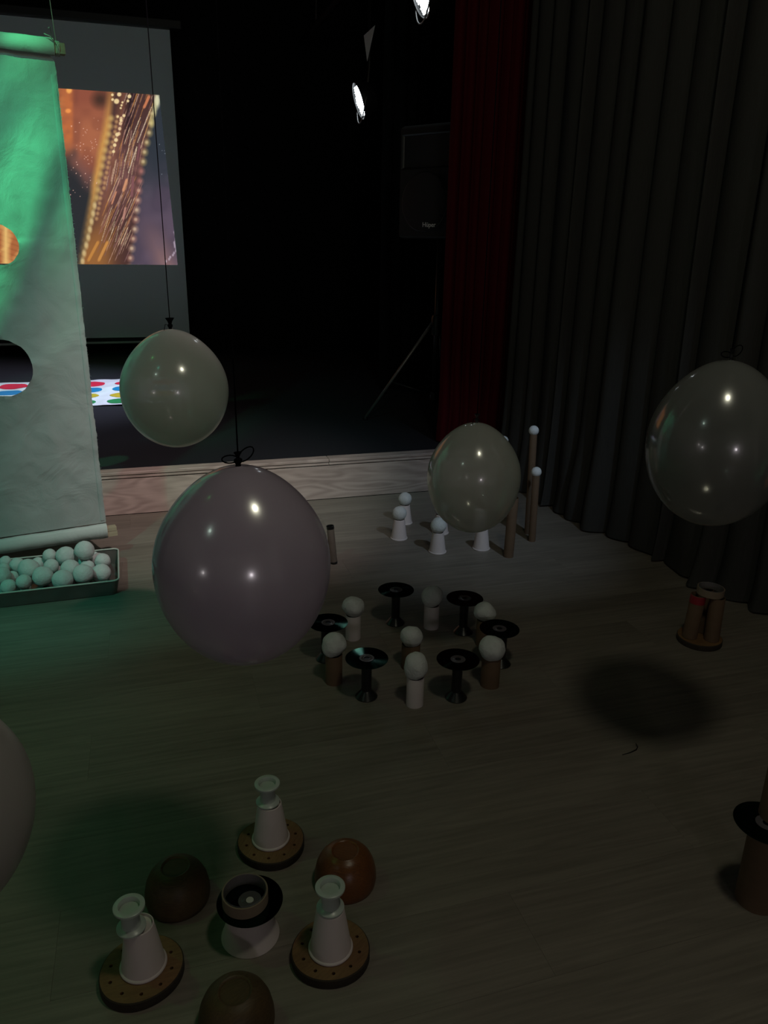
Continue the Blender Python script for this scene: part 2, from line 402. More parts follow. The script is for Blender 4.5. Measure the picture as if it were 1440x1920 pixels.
# stage front: facing boards with a nosing strip on top
riser = structure(box('trim_1', -4.0, 2.45, Y_ST + 0.018, Y_ST + 0.054, 0.0, H_ST - 0.03, M['under']))
for a, b in ((-4.0, -2.30), (-2.30, -0.295), (-0.295, 2.02), (2.02, 2.45)):
    box('board', 0.001, b - a - 0.001, 0, 0.0175, 0.0025, H_ST - 0.032, M['riser'], riser, 0.0008, loc=(a, Y_ST, 0))
nose = structure(box('trim_2', -4.0, 2.45, Y_ST + 0.012, Y_ST + 0.053, H_ST - 0.029, H_ST - 0.012, M['under']))
for a, b in ((-4.0, -2.1), (-2.1, 0.80), (0.80, 2.45)):
    box('nosing_strip', 0.0008, b - a - 0.0008, -0.012, 0.054, -0.011, 0.004, M['riser'], nose, 0.003, loc=(a, Y_ST, H_ST))
    box('nosing_lip', 0.0008, b - a - 0.0008, -0.006, 0.012, -0.027, -0.0115, M['riser'], nose, 0.002, loc=(a, Y_ST, H_ST))

# ------------------------------------------------------------------ curtains
def curtain_mesh(name, path, m, z0, z1, creases, amp, nz_=40, hem=0.02, seed=1, side=-1, puddle=0.0, sub=14):
    """path(t)->(x,y), creases: arc positions where the cloth folds back; folds bulge between them"""
    rnd = random.Random(seed)
    ts, bul, ids = [], [], []
    amps = [amp * rnd.uniform(0.6, 1.15) for _ in creases]
    skew = [rnd.uniform(0.65, 1.5) for _ in creases]
    for i in range(len(creases) - 1):
        for k in range(sub):
            u = k / sub
            ts.append(creases[i] + (creases[i + 1] - creases[i]) * u)
            bul.append(amps[i] * math.sin(PI * u ** skew[i]) ** 0.72 if u > 0 else 0); ids.append(i)
    V, Fc = [], []
    nx = len(ts)
    for j in range(nz_ + 1):
        w = j / nz_; z = z0 + (z1 - z0) * w ** 1.5
        low = max(0.0, 1 - (z - z0) / 0.55) ** 2
        for i, t in enumerate(ts):
            x, y = path(t); x2, y2 = path(t + 0.01)
            d = Vector((x2 - x, y2 - y)).normalized(); nn = Vector((-d.y, d.x)) * side
            n1 = noise.noise(Vector((t * 2.3, z * 0.35, seed * 3.1)))
            n2 = noise.noise(Vector((t * 6.0, z * 2.2, seed * 7.7)))
            b = bul[i] * (0.82 + 0.5 * n1 * (1 - w)) + 0.02 * n1 * (0.3 + low) + low * (0.06 * n2 + puddle * (0.5 + noise.noise(Vector((t * 3.1, 5.0, seed)))))
            s = 0.03 * (w - 0.3) * n1
            zz = z + (hem * (0.5 + 0.5 * noise.noise(Vector((t * 5, 1.7, seed)))) if j == 0 else 0)
            V.append((x + nn.x * b + d.x * s, y + nn.y * b + d.y * s, zz))
    for j in range(nz_):
        for i in range(nx - 1):
            a = j * nx + i
            Fc.append((a, a + 1, a + nx + 1, a + nx))
    return mesh_from(name, V, Fc, m, True)

def interp(pts):
    def g(t):
        for (t0, x0, y0), (t1, x1, y1) in zip(pts, pts[1:]):
            if t <= t1 or (t1, x1, y1) == pts[-1]:
                u = (t - t0) / (t1 - t0); return (x0 + (x1 - x0) * u, y0 + (y1 - y0) * u)
    return g
gp = interp([(0, 1.80, 3.64), (0.9, 1.93, 2.75), (1.7, 2.02, 1.95), (4.7, 2.15, -1.05)])
gc = [0, 0.06, 0.17, 0.24, 0.43, 0.46, 0.60, 0.73, 0.86, 0.99, 1.17, 1.20, 1.38, 1.48, 1.62, 1.72, 1.86, 1.98]
rr = random.Random(4)
while gc[-1] < 4.5: gc.append(gc[-1] + rr.uniform(0.10, 0.19))
gcur = new_obj('curtain', curtain_mesh('curtain', gp, M['grey_cloth'], 0.004, 3.15, gc, 0.085, hem=0.012, seed=3, side=-1, puddle=0.05))
tag(gcur, 'long grey pleated curtain hanging along the right wall down to the floor', 'curtain')
rpth = interp([(0, 1.440, 3.76), (1.0, 2.440, 3.80)])
rcs = [0]
rr = random.Random(9)
while rcs[-1] < 0.93: rcs.append(rcs[-1] + rr.uniform(0.045, 0.085))
rc = new_obj('curtain', curtain_mesh('curtain', rpth, M['red_cloth'], H_ST + 0.004, 3.2, rcs, 0.045, hem=0.008, seed=5, side=-1, sub=10))
tag(rc, 'dark red stage curtain gathered at the right end of the stage', 'curtain')
wp = interp([(0, 1.58, 5.35), (0.80, 2.38, 5.35)])
wc = [0.0]
while wc[-1] < 0.72: wc.append(wc[-1] + rr.uniform(0.07, 0.13))
wg = new_obj('curtain', curtain_mesh('curtain', wp, M['black_cloth'], H_ST + 0.004, 3.2, wc, 0.05, hem=0.008, seed=8, side=-1, sub=8))
tag(wg, 'black wing curtain standing behind the loudspeaker on stage', 'curtain')

# ------------------------------------------------------------------ projection screen
scr = thing('projection_screen', 'wide projection screen on the back wall showing a glowing beaded picture', 'screen', (0, 7.5, 0))
box('screen_fabric', -2.2, 0.372, 0, 0.004, 0.352, 2.83, M['screen'], scr)
box('screen_border', -2.2, 0.372, 0.0005, 0.0035, 0.318, 0.3515, M['black_border'], scr)
tube('bottom_bar', [(-2.21, 0.002, 0.308), (0.383, 0.002, 0.308)], 0.011, M['bar'], scr, n=12)
box('roller_case', -2.28, 0.47, -0.05, 0.05, 2.832, 2.90, M['black_metal'], scr, 0.01)

def picture():
    """the projected still: strings of gold beads along a band of fine strands, printed as colours on the vertices"""
    rnd = np.random.RandomState(11)
    S = 0.5                                     # canvas scale against picture units
    X0, X1, Y0, Y1 = -1500, 1320, 0, 1960
    Wd, Hd = int((X1 - X0) * S), int((Y1 - Y0) * S)
    yy, xx = np.mgrid[0:Hd, 0:Wd]
    x = xx / S + X0; yv = yy / S + Y0
    def smooth_noise(cx, cy, seed):
        r = np.random.RandomState(seed); g = r.rand(cy + 2, cx + 2)
        fx = np.linspace(0, cx, Wd); fy = np.linspace(0, cy, Hd)
        ix = fx.astype(int); iy = fy.astype(int); ux = fx - ix; uy = fy - iy
        ux = ux * ux * (3 - 2 * ux); uy = uy * uy * (3 - 2 * uy)
        a = g[iy][:, ix]; b = g[iy][:, ix + 1]; c = g[iy + 1][:, ix]; d = g[iy + 1][:, ix + 1]
        return (a * (1 - ux) + b * ux) * (1 - uy)[:, None] + (c * (1 - ux) + d * ux) * uy[:, None]
    n1 = smooth_noise(22, 14, 1); n2 = smooth_noise(60, 40, 2)
    lp = np.array([(600, 0), (575, 150), (550, 350), (528, 500), (500, 620), (478, 720), (455, 860), (432, 960), (415, 1060), (405, 1150), (385, 1250), (360, 1380), (335, 1500), (315, 1600), (290, 1700), (262, 1800), (235, 1960)], float)
    rpn = np.array([(1075, 0), (1035, 150), (990, 300), (965, 480), (935, 600), (910, 710), (892, 840), (870, 940), (855, 1060), (845, 1170), (832, 1275), (822, 1380), (812, 1485), (797, 1590), (780, 1690), (765, 1790), (745, 1960)], float)
    L = np.interp(yv, lp[:, 1], lp[:, 0]); Rr = np.interp(yv, rpn[:, 1], rpn[:, 0])
    img = np.zeros((Hd, Wd, 3))
    def lay(mask, c):
        m = np.clip(mask, 0, 1)[..., None]; img[:] = img * (1 - m) + np.array(c, float) * m
    sg = lambda q: 1 / (1 + np.exp(-np.clip(q, -30, 30)))
    lay(np.ones_like(x), (44, 46, 50))
    # warm field upper left of the band
    warm = sg((L - x - 20) / 30) * sg((900 - yv + (x - 250) * 0.9 + (n1 - 0.5) * 260) / 60)
    lay(warm, (142, 80, 62)); lay(warm * np.clip(1.4 - abs(yv - 560) / 300, 0, 1) * sg((x - 150) / 60) * 0.8, (176, 108, 76))
    lay(warm * np.clip((n1 - 0.5) * 1.2, 0, 0.3), (118, 66, 54))
    lay(np.clip(1 - np.hypot((x - 440) / 130, (yv - 150) / 130), 0, 1) * 1.2, (72, 50, 42))
    col = sg((x - 15) / 8) * sg((150 - x) / 8) * sg((700 - yv) / 25)
    lay(col * (0.5 + 0.4 * n2), (196, 112, 64))
    lay(col * np.clip(1 - np.hypot((x - 110) / 40, (yv - 50) / 45), 0, 1) * 2, (245, 170, 90))
    lay(col * np.clip(1 - np.hypot((x - 100) / 40, (yv - 270) / 30), 0, 1) * 2, (240, 150, 80))
    haze = sg((L - x) / 20) * np.clip(1 - np.abs((yv - 900) - (x - 250) * 1.1) / 200, 0, 1) * sg((x - 140) / 40)
    lay(haze * 0.55, (112, 84, 84))
    # cool field right of the band
    cool = sg((x - Rr) / 18)
    lay(cool, (48, 54, 62)); lay(cool * sg((yv - 1080 - (n1 - .5) * 300) / 90) * 0.85, (86, 72, 88))
    lay(cool * np.clip((yv - 1350) / 600, 0, 1) * np.clip(1.2 - np.abs(x - 980 - (yv - 1500) * 0.4) / 170, 0, 1), (136, 104, 104))
    lay(cool * np.clip(n1 - 0.35, 0, .5) * sg((yv - 950) / 100), (104, 88, 104))
    # band between the bead strings
    band = sg((x - L - 8) / 8) * sg((Rr - x) / 8)
    lay(band, (74, 50, 48)); lay(band * sg((yv - 620) / 130) * sg((1250 - yv) / 100) * (0.35 + 0.6 * n2), (128, 88, 84))
    lay(band * np.clip(1 - np.abs(x - L - 110) / 90, 0, 1) * 0.5, (150, 96, 70))
    lay(band * sg((yv - 1500) / 80) * sg((560 - x) / 50), (150, 100, 56))
    lay(band * sg((560 - yv) / 60) * np.clip(1 - np.abs(x - L - 190) / 70, 0, 1), (48, 34, 36))
    glow = np.clip(1 - np.abs(x - L + 35) / 62, 0, 1) * np.clip(1.25 - np.abs(yv - 750) / 900, 0, 1)
    lay(glow, (196, 140, 76))
    # things left of the visible part: more gold cords
    far = sg((10 - x) / 20)
    lay(far, (172, 104, 62)); lay(far * np.clip(np.sin((x * 0.8 + yv * 0.55) / 26 + n1 * 5), 0, 1) * 0.6, (214, 156, 92))
    lay(far * np.clip(np.sin((x * 0.35 - yv) / 9), 0, 1) * 0.25, (120, 70, 44))
    lay(far * np.clip(1 - np.abs(x + 560) / 60, 0, 1) * 0.9, (236, 196, 120))
    img = np.clip(img, 0, 255)
    def blob(cx, cy, rx, ry, c, a=1.0, soft=1.6):
        ix0, ix1 = max(0, int((cx - X0 - rx * 2) * S)), min(Wd, int((cx - X0 + rx * 2) * S) + 1)
        iy0, iy1 = max(0, int((cy - Y0 - ry * 2) * S)), min(Hd, int((cy - Y0 + ry * 2) * S) + 1)
        if ix0 >= ix1 or iy0 >= iy1: return
        d = np.hypot((x[iy0:iy1, ix0:ix1] - cx) / rx, (yv[iy0:iy1, ix0:ix1] - cy) / ry)
        m = (np.clip((1.25 - d) * soft, 0, 1) * a)[..., None]
        img[iy0:iy1, ix0:ix1] = img[iy0:iy1, ix0:ix1] * (1 - m) + np.array(c, float) * m
    def strand(x0, y0, x1, y1, w, c, a=0.8, dotted=False):
        n = int(max(2, math.hypot(x1 - x0, y1 - y0) / (15 if dotted else 2.4)))
        for k in range(n):
            u = k / n
            blob(x0 + (x1 - x0) * u, y0 + (y1 - y0) * u, w, w, c, a if dotted else a * min(1, 3 * math.sin(PI * u) + .1), 1.2)
    # fine strands running up to the right
    for k in range(150):
        y0 = rnd.uniform(120, 1900); u = rnd.uniform(0.2, 0.92)
        l0 = np.interp(y0, lp[:, 1], lp[:, 0]); r0 = np.interp(y0, rpn[:, 1], rpn[:, 0])
        ln = rnd.uniform(120, 320); x0 = l0 + (r0 - l0) * u
        c = [(186, 146, 126), (214, 184, 150), (150, 104, 96), (172, 118, 70), (126, 92, 92)][rnd.randint(5)]
        sl = 0.34 if y0 < 700 else (0.18 if y0 < 1200 else 0.42)
        strand(x0, y0, x0 + ln * sl, y0 - ln, rnd.uniform(2.2, 4.2), c, rnd.uniform(0.45, 0.9))
    for (x0, y0, x1, y1, w) in ((745, 640, 868, 330, 5), (760, 600, 850, 360, 4), (835, 600, 985, 220, 6), (700, 800, 748, 650, 6), (740, 920, 830, 640, 7), (455, 1640, 560, 1290, 4.5), (560, 1560, 600, 1430, 4.5), (600, 1650, 640, 1480, 4)):
        strand(x0, y0, x1, y1, w, (244, 226, 190), 0.95, True)
    for (x0, y0, x1, y1, w, c) in ((900, 240, 960, 110, 14, (196, 120, 84)), (680, 1120, 722, 990, 13, (206, 146, 110)), (560, 1260, 610, 1120, 9, (196, 134, 104)), (310, 1860, 420, 1650, 15, (190, 130, 66)), (420, 1860, 520, 1650, 15, (196, 136, 72)), (680, 1420, 706, 1290, 11, (180, 130, 116)), (770, 1180, 790, 960, 14, (128, 84, 86)), (830, 800, 860, 620, 10, (120, 76, 80))):
        strand(x0, y0, x1, y1, w, c, 0.5)
    # bead strings
    for y0 in range(350, 1960, 84):
        l0 = np.interp(y0, lp[:, 1], lp[:, 0]); c = (226, 190, 112) if y0 < 1250 else (222, 196, 140)
        if y0 < 1250: blob(l0 + 6, y0, 38, 40, c, 0.62, 1.0)
        else: blob(l0 + 0, y0, 26, 44, c, 0.8, 1.2)
        blob(l0 - 26, y0 + 36, 40, 52, (206, 156, 84), 0.40, 0.8)
    for y0 in range(330, 1450, 54):
        l0 = np.interp(y0, lp[:, 1], lp[:, 0]); blob(l0 + 66 - (20 if y0 > 1100 else 0), y0, 22, 25, (212, 166, 110), 0.62, 1.1)
        if y0 < 540: blob(l0 + 108, y0 + 20, 17, 19, (240, 206, 160), 0.85, 2)
    for (a, b, r) in ((612, 168, 27), (640, 95, 22), (748, 116, 20), (732, 165, 14), (568, 100, 14), (570, 150, 14), (675, 180, 11), (665, 210, 11), (656, 240, 11), (690, 320, 16), (625, 330, 13), (660, 372, 16), (618, 520, 20), (606, 578, 20), (592, 632, 18), (580, 700, 16)):
        blob(a, b, r, r, (240, 214, 160), 0.95, 2.2)
    for y0 in range(300, 1960, 102):
        r0 = np.interp(y0, rpn[:, 1], rpn[:, 0]); c = (196, 172, 110) if y0 < 900 else ((176, 116, 108) if y0 < 1130 else ((196, 140, 122) if y0 % 204 > 100 else (206, 168, 142)))
        blob(r0, y0, 40, 46, c, 0.66, 0.95); blob(r0 - 4, y0 - 4, 20, 20, (232, 214, 178) if y0 > 1100 or y0 < 900 else c, 0.4, 1.2)
    blob(1040, 160, 34, 90, (222, 218, 180), 0.95, 1.3); blob(1015, 250, 28, 80, (206, 200, 150), 0.8, 1.1); blob(985, 380, 30, 80, (206, 190, 124), 0.7, 1.1)
    for k in range(60):
        a, b = rnd.uniform(120, 420), rnd.uniform(330, 1200)
        blob(a, b, 4.5, 4.5, (250, 200, 180), rnd.uniform(0.4, 1), 2)
    for k in range(16): blob(rnd.uniform(1050, 1240), rnd.uniform(600, 960), 4, 4, (150, 160, 170), 0.7, 2)
    for k in range(22): blob(1245 - abs(rnd.normal(0, 12)) - max(0, k - 16) * 18, 1400 + k * 22, 12, 16, (206, 190, 206), 0.6, 1.4)
    # plane coordinates of the picture (metres on the screen) -> canvas
    gx = np.linspace(-1.80, 0.306, 560); gz = np.linspace(2.345, 0.985, 362)
    GX, GZ = np.meshgrid(gx, gz)
    # keystone: the right edge leans
    right = 0.253 + (2.335 - GZ) / 1.35 * 0.053
    GX = -1.80 + (GX + 1.80) / 2.106 * (right + 1.80)
    dx, dy, dz = GX, np.full_like(GX, 7.5), GZ - 1.22
    cr = dx * R_.x + dy * R_.y + dz * R_.z; cu = dx * U_.x + dy * U_.y + dz * U_.z; cf = dx * F_.x + dy * F_.y + dz * F_.z
    # the still was measured off the photograph; this is its printing scale only
    px = 720 + 1440 * cr / cf; py = 960 - 1440 * cu / cf
    cx = ((px - 110) * 5.647 - X0) * S; cy = ((py - 160) * 5.647 - Y0) * S
    cx = np.clip(cx, 0, Wd - 1).astype(int); cy = np.clip(cy, 0, Hd - 1).astype(int)
    c = np.clip(img[cy, cx], 0, 255) / 255
    c = np.where(c <= 0.04045, c / 12.92, ((c + 0.055) / 1.055) ** 2.4)
    nr, nc = GX.shape
    V = np.stack([GX, np.full_like(GX, -0.0015), GZ], -1).reshape(-1, 3)
    idx = np.arange(nr * nc).reshape(nr, nc)
    Fq = np.stack([idx[1:, :-1], idx[1:, 1:], idx[:-1, 1:], idx[:-1, :-1]], -1).reshape(-1, 4)
    me = bpy.data.meshes.new('projected_picture')
    me.vertices.add(len(V)); me.vertices.foreach_set('co', V.ravel())
    me.loops.add(Fq.size); me.loops.foreach_set('vertex_index', Fq.ravel().astype(np.int32))
    me.polygons.add(len(Fq)); me.polygons.foreach_set('loop_start', np.arange(0, Fq.size, 4, dtype=np.int32))
    me.update(calc_edges=True)
    ca = me.color_attributes.new('print', 'FLOAT_COLOR', 'POINT')
    ca.data.foreach_set('color', np.concatenate([c.reshape(-1, 3), np.ones((nr * nc, 1))], 1).ravel())
    m = bpy.data.materials.new('lit_picture'); m.use_nodes = True
    n = m.node_tree.nodes; b = n['Principled BSDF']
    at = n.new('ShaderNodeAttribute'); at.attribute_name = 'print'
    b.inputs['Base Color'].default_value = (0.02, 0.02, 0.02, 1); b.inputs['Roughness'].default_value = 0.9; b.inputs['Specular IOR Level'].default_value = 0
    m.node_tree.links.new(at.outputs['Color'], b.inputs['Emission Color']); b.inputs['Emission Strength'].default_value = 1.0
    me.materials.append(m)
    o = new_obj('projected_picture', me, scr)
    o['label'] = 'glowing projected close-up of gold beads and strands'
picture()

# ------------------------------------------------------------------ party mat on the stage
pm = thing('game_mat', 'white plastic game mat with rows of coloured dots lying on the stage floor', 'mat', (0, 0, H_ST))
def mat_z(x, y):
    return 0.006 + 0.012 * max(0, noise.noise(Vector((x * 3.5, y * 5, 2.2)))) + 0.006 * max(0, noise.noise(Vector((x * 11, y * 9, 5.2))))
V, Fc = [], []
nx_, ny_ = 110, 64
X0m, X1m, Y0m, Y1m = -1.36, 0.24, 5.10, 6.07
for j in range(ny_ + 1):
    for i in range(nx_ + 1):
        a, b = i / nx_, j / ny_
        x = X0m + (X1m - X0m) * a; y = Y0m + (Y1m - Y0m) * b
        e = 0.03 * noise.noise(Vector((x * 4, b, 0)))
        y += e * (abs(b - 0.5) * 2) ** 3; x += 0.02 * noise.noise(Vector((y * 5, a, 3))) * (abs(a - 0.5) * 2) ** 4
        V.append((x, y, mat_z(x, y)))
for j in range(ny_):
    for i in range(nx_):
        a = j * (nx_ + 1) + i; Fc.append((a, a + 1, a + nx_ + 2, a + nx_ + 1))
new_obj('mat_sheet', mesh_from('mat_sheet', V, Fc, M['mat_white'], True), pm)
for j, (yy, kc) in enumerate(((5.88, 'red'), (5.65, 'blue'), (5.43, 'yellow'), (5.22, 'green'))):
    for i in range(6):
        cx = -1.185 + i * 0.255 - 0.01 * j; n = 28
        V = [(cx, yy, mat_z(cx, yy) + 0.0015)]; Fc = []
        for q in (0.5, 1.0):
            for k in range(n):
                a = 2 * PI * k / n; x = cx + 0.094 * q * math.cos(a); y = yy + 0.090 * q * math.sin(a)
                V.append((x, y, mat_z(x, y) + 0.0015))
        for k in range(n):
            k2 = (k + 1) % n; Fc.append((0, 1 + k, 1 + k2)); Fc.append((1 + k, 1 + n + k, 1 + n + k2, 1 + k2))
        d = new_obj('dot', mesh_from('dot', V, Fc, M['dot_' + kc], True), pm)
        d['label'] = kc + ' dot printed on the mat'

# ------------------------------------------------------------------ hanging target cloth
yaw = math.radians(12)
ce = Vector((-math.cos(yaw), -math.sin(yaw), 0)); cnrm = Vector((math.sin(yaw), -math.cos(yaw), 0)); cO = Vector((-0.22, 3.05, 0))
cloth = thing('target_cloth', 'white cotton toss-game cloth with round holes hung between two wooden laths', 'cloth', cO, (0, 0, 0))
def c2w(s, n, z): return ce * s + cnrm * n + Vector((0, 0, z))
Wc, ZB, ZT = 1.36, 0.15, 1.775
hol = [(0.247, 1.187, 0.066), (0.289, 0.775, 0.100), (0.78, 1.30, 0.11), (0.98, 0.80, 0.14)]
pts, edges = [], []
def loop(ps):
    s = len(pts)
    for q in ps: pts.append(Vector(q))
    for k in range(len(ps)): edges.append((s + k, s + (k + 1) % len(ps)))
out = []
NB = 90
for k in range(NB): out.append((Wc * k / NB, ZB))
for k in range(110): out.append((Wc, ZB + (ZT - ZB) * k / 110))
for k in range(NB): out.append((Wc * (1 - k / NB), ZT))
zt = ZT - 0.03
for k in range(7):
    a = PI / 2 * k / 7; out.append((0.03 - 0.03 * math.sin(a), ZT - 0.03 + 0.03 * math.cos(a)))
for k in range(220):
    z = zt - (zt - ZB) * k / 220
    out.append((0.0022 * noise.noise(Vector((z * 60, 0, 0))) + 0.002 * noise.noise(Vector((z * 9, 4, 0))), z))
loop(out[::1])
for (a, b, r) in hol:
    loop([(a + r * math.cos(2 * PI * k / 72) * (1 + 0.02 * math.sin(3 * k)), b + r * math.sin(2 * PI * k / 72)) for k in range(72)])
g = 0.0135
for i in range(1, int(Wc / g)):
    for j in range(1, int((ZT - ZB) / g)):
        s = i * g + (j % 2) * g / 2; z = ZB + j * g
        if s > Wc - 0.006 or s < 0.008: continue
        if any(abs(math.hypot(s - a, z - b) - r) < 0.005 or math.hypot(s - a, z - b) < r for a, b, r in hol): continue
        if s < 0.035 and z > ZT - 0.035: continue
        pts.append(Vector((s, z)))
vo, eo, fo, _, _, _ = delaunay_2d_cdt([Vector((p[0], p[1])) for p in pts], edges, [], 2, 1e-6)
tri = []
for t in fo:
    cx = sum(vo[i][0] for i in t) / len(t); cy = sum(vo[i][1] for i in t) / len(t)
    if any(math.hypot(cx - a, cy - b) < r * 0.97 for a, b, r in hol): continue
    tri.append(tuple(t))
def wrinkle(s, z):
    w = 0.0
    f_ = max(0.0, min(1.0, (z - ZB) / 0.1)) * max(0.0, min(1.0, (ZT - z) / 0.06))
    w += 0.016 * noise.noise(Vector((s * 2.2, z * 1.6, 1.0)))
    w += 0.007 * noise.noise(Vector((s * 9 + z * 4, z * 7 - s * 3, 2.0)))
    w += 0.0035 * (1 - abs(noise.noise(Vector((s * 14 - z * 9, z * 5 + s * 6, 7.0))))) ** 3
    w += 0.0022 * noise.noise(Vector((s * 30, z * 26, 9.0)))
    for a, b, r in hol:                                 # slack cloth rolls forward under each hole
        d = math.hypot(s - a, z - b)
        if z < b + r * 0.2: w += 0.012 * math.exp(-(d - r) / 0.035)
    w += 0.010 * math.exp(-abs(z - 1.17 - 0.12 * s) / 0.004) * (0.25 if s < 0.17 else 0)
    return w * f_
pv = [c2w(p[0], wrinkle(p[0], p[1]), p[1]) for p in vo]
new_obj('cloth_panel', mesh_from('cloth_panel', pv, tri, M['white_cloth'], True), cloth)
# side hem and frayed threads
hv, hf = [], []
for k in range(160):
    z = ZB + 0.01 + (ZT - ZB - 0.06) * k / 160
    for s_, n_ in ((0.004, 0.0015), (0.016, 0.004), (0.019, 0.0015)):
        hv.append(c2w(s_, wrinkle(s_, z) + n_, z))
for k in range(159):
    for q in range(2): a = k * 3 + q; hf.append((a, a + 1, a + 4, a + 3))
new_obj('side_hem', mesh_from('side_hem', hv, hf, M['white_cloth'], True), cloth)
fv, ff = [], []
rr = random.Random(2)
for k in range(170):
    z = rr.uniform(ZB + 0.02, ZT - 0.03); l_ = rr.uniform(0.002, 0.007); dz = rr.uniform(-0.006, 0.006)
    n0 = wrinkle(0.0, z); a = len(fv)
    fv += [c2w(0.001, n0, z), c2w(0.001, n0, z + 0.0012), c2w(-l_, n0 + rr.uniform(-0.002, 0.002), z + dz)]; ff.append((a, a + 1, a + 2))
fr = new_obj('frayed_edge', mesh_from('frayed_edge', fv, ff, M['white_cloth']), cloth); fr['kind'] = 'stuff'
# sleeves wrapped round square laths
def sleeve(zc, hh, dd, sag):
    v, f = [], []; n = 60
    prof = [(-dd, -hh), (-dd, hh * 0.75), (-dd * 0.5, hh), (dd * 0.6, hh), (dd, hh * 0.7), (dd * 1.02, -hh * 0.5), (dd * 0.9, -hh * 0.92), (dd * 0.5, -hh)]
    for i in range(n + 1):
        s = Wc * i / n
        for (pn, pz) in prof:
            w = 0.002 * noise.noise(Vector((s * 14, pz * 60, zc))) + 0.0015 * noise.noise(Vector((s * 40, pz * 90, zc)))
            v.append(c2w(s, -pn + (-w if pn < 0 else w), zc + pz + w - sag * math.sin(PI * s / Wc)))
    m_ = len(prof)
    for i in range(n):
        for k in range(m_):
            k2 = (k + 1) % m_; a = i * m_
            f.append((a + k, a + k2, a + m_ + k2, a + m_ + k))
    me = mesh_from('lath_sleeve', v, f, M['sleeve_cloth'], True)
    bm = bmesh.new(); bm.from_mesh(me); bmesh.ops.recalc_face_normals(bm, faces=bm.faces[:]); bm.to_mesh(me); bm.free()
    return new_obj('lath_sleeve', me, cloth)
rz = math.atan2(ce.y, ce.x)
sleeve(1.797, 0.024, 0.021, 0.0)
sleeve(0.118, 0.026, 0.021, 0.0)
box('lath', -0.034, Wc + 0.03, -0.016, 0.016, -0.016, 0.016, M['lath'], cloth, 0.001, (0, 0, 1.793), (0, 0, rz))
box('lath', -0.036, Wc + 0.03, -0.016, 0.016, 0.002, 0.018, M['lath'], cloth, 0.001, (0, 0, 0.112), (0, 0, rz))
box('lath', -0.038, Wc + 0.03, -0.017, 0.015, -0.020, 0.0015, M['lath'], cloth, 0.001, (0, 0, 0.112), (0, 0, rz))
# knot of string round the lath end
kn = []
for k in range(90):
    a = k * 0.56; kn.append(c2w(-0.006 - 0.010 * (k / 90) + 0.002 * math.sin(k), 0.022 * math.cos(a) * 0.95, 1.793 + 0.022 * math.sin(a)))
tube('string_wrap', kn, 0.0011, M['white_thread'], cloth, n=5)
tube('string_end', [c2w(-0.008, 0.02, 1.80), c2w(0.012, 0.035, 1.82), c2w(0.028, 0.03, 1.826)], 0.0016, M['white_thread'], cloth, n=5)
tube('string_end', [c2w(0.002, 0.01, 1.815), c2w(0.006, 0.018, 1.85), c2w(0.012, 0.016, 1.846)], 0.001, M['white_thread'], cloth, n=5)
tube('hanging_string', [c2w(-0.010, 0, 1.81), c2w(-0.002, 0, 2.0), c2w(0.03, 0.0, CEIL)], 0.0014, M['white_thread'], cloth, n=6)
tube('hanging_string', [c2w(Wc, 0, 1.81), c2w(Wc, 0, CEIL)], 0.0014, M['white_thread'], cloth, n=6)

# ------------------------------------------------------------------ balls
def ball_mesh(name, r, seed, m, lump=0.06, rings=22, sq=1.0):
    v, f = [], []; n = 32
    v.append((0, 0, r * sq))
    for j in range(1, rings):
        p = PI * j / rings
        for k in range(n):
            a = 2 * PI * k / n
            v.append((r * math.sin(p) * math.cos(a), r * math.sin(p) * math.sin(a), r * sq * math.cos(p)))
    v.append((0, 0, -r * sq))
    for k in range(n): f.append((0, 1 + k, 1 + (k + 1) % n))
    for j in range(rings - 2):
        for k in range(n):
            a = 1 + j * n; k2 = (k + 1) % n; f.append((a + k, a + n + k, a + n + k2, a + k2))
    for k in range(n): f.append((1 + (rings - 2) * n + k, len(v) - 1, 1 + (rings - 2) * n + (k + 1) % n))
    w = []
    for q in v:
        d = Vector(q) / r; s = 1 + lump * noise.noise(d * 1.1 + Vector((seed * 5.3, 0, 0))) + lump * 0.35 * noise.noise(d * 3.1 + Vector((0, seed * 3.7, 0)))
        w.append(tuple(Vector(q) * s))
    return mesh_from(name, w, f, m, True)

# tray of balls
tray = thing('tray', 'long clear tray with white rim full of balls below the cloth', 'tray', (-0.18, 2.985, 0), (0, 0, math.radians(1.7)))
TL, TW = 0.68, 0.315
def rrect(x0, x1, y0, y1, r, z, n=6):
    o = []
    for cx, cy, a0 in ((x1 - r, y1 - r, 0), (x0 + r, y1 - r, 90), (x0 + r, y0 + r, 180), (x1 - r, y0 + r, 270)):
        for k in range(n + 1):
            a = math.radians(a0 + 90 * k / n); o.append((cx + r * math.cos(a), cy + r * math.sin(a), z))
    return o
lo = rrect(-TL + 0.012, -0.012, -TW + 0.012, -0.012, 0.02, 0.002); hi = rrect(-TL, 0, -TW, 0, 0.022, 0.06)
n = len(lo); V = lo + hi; Fc = [tuple(range(n))] + [(k, (k + 1) % n, n + (k + 1) % n, n + k) for k in range(n)]
tw = new_obj('tray_shell', mesh_from('tray_shell', V, Fc, M['tray_clear']), tray)
sm = tw.modifiers.new('thickness', 'SOLIDIFY'); sm.thickness = 0.0015; sm.offset = 1
tube('rim', hi, 0.0032, M['rim'], tray, n=8, closed=True)
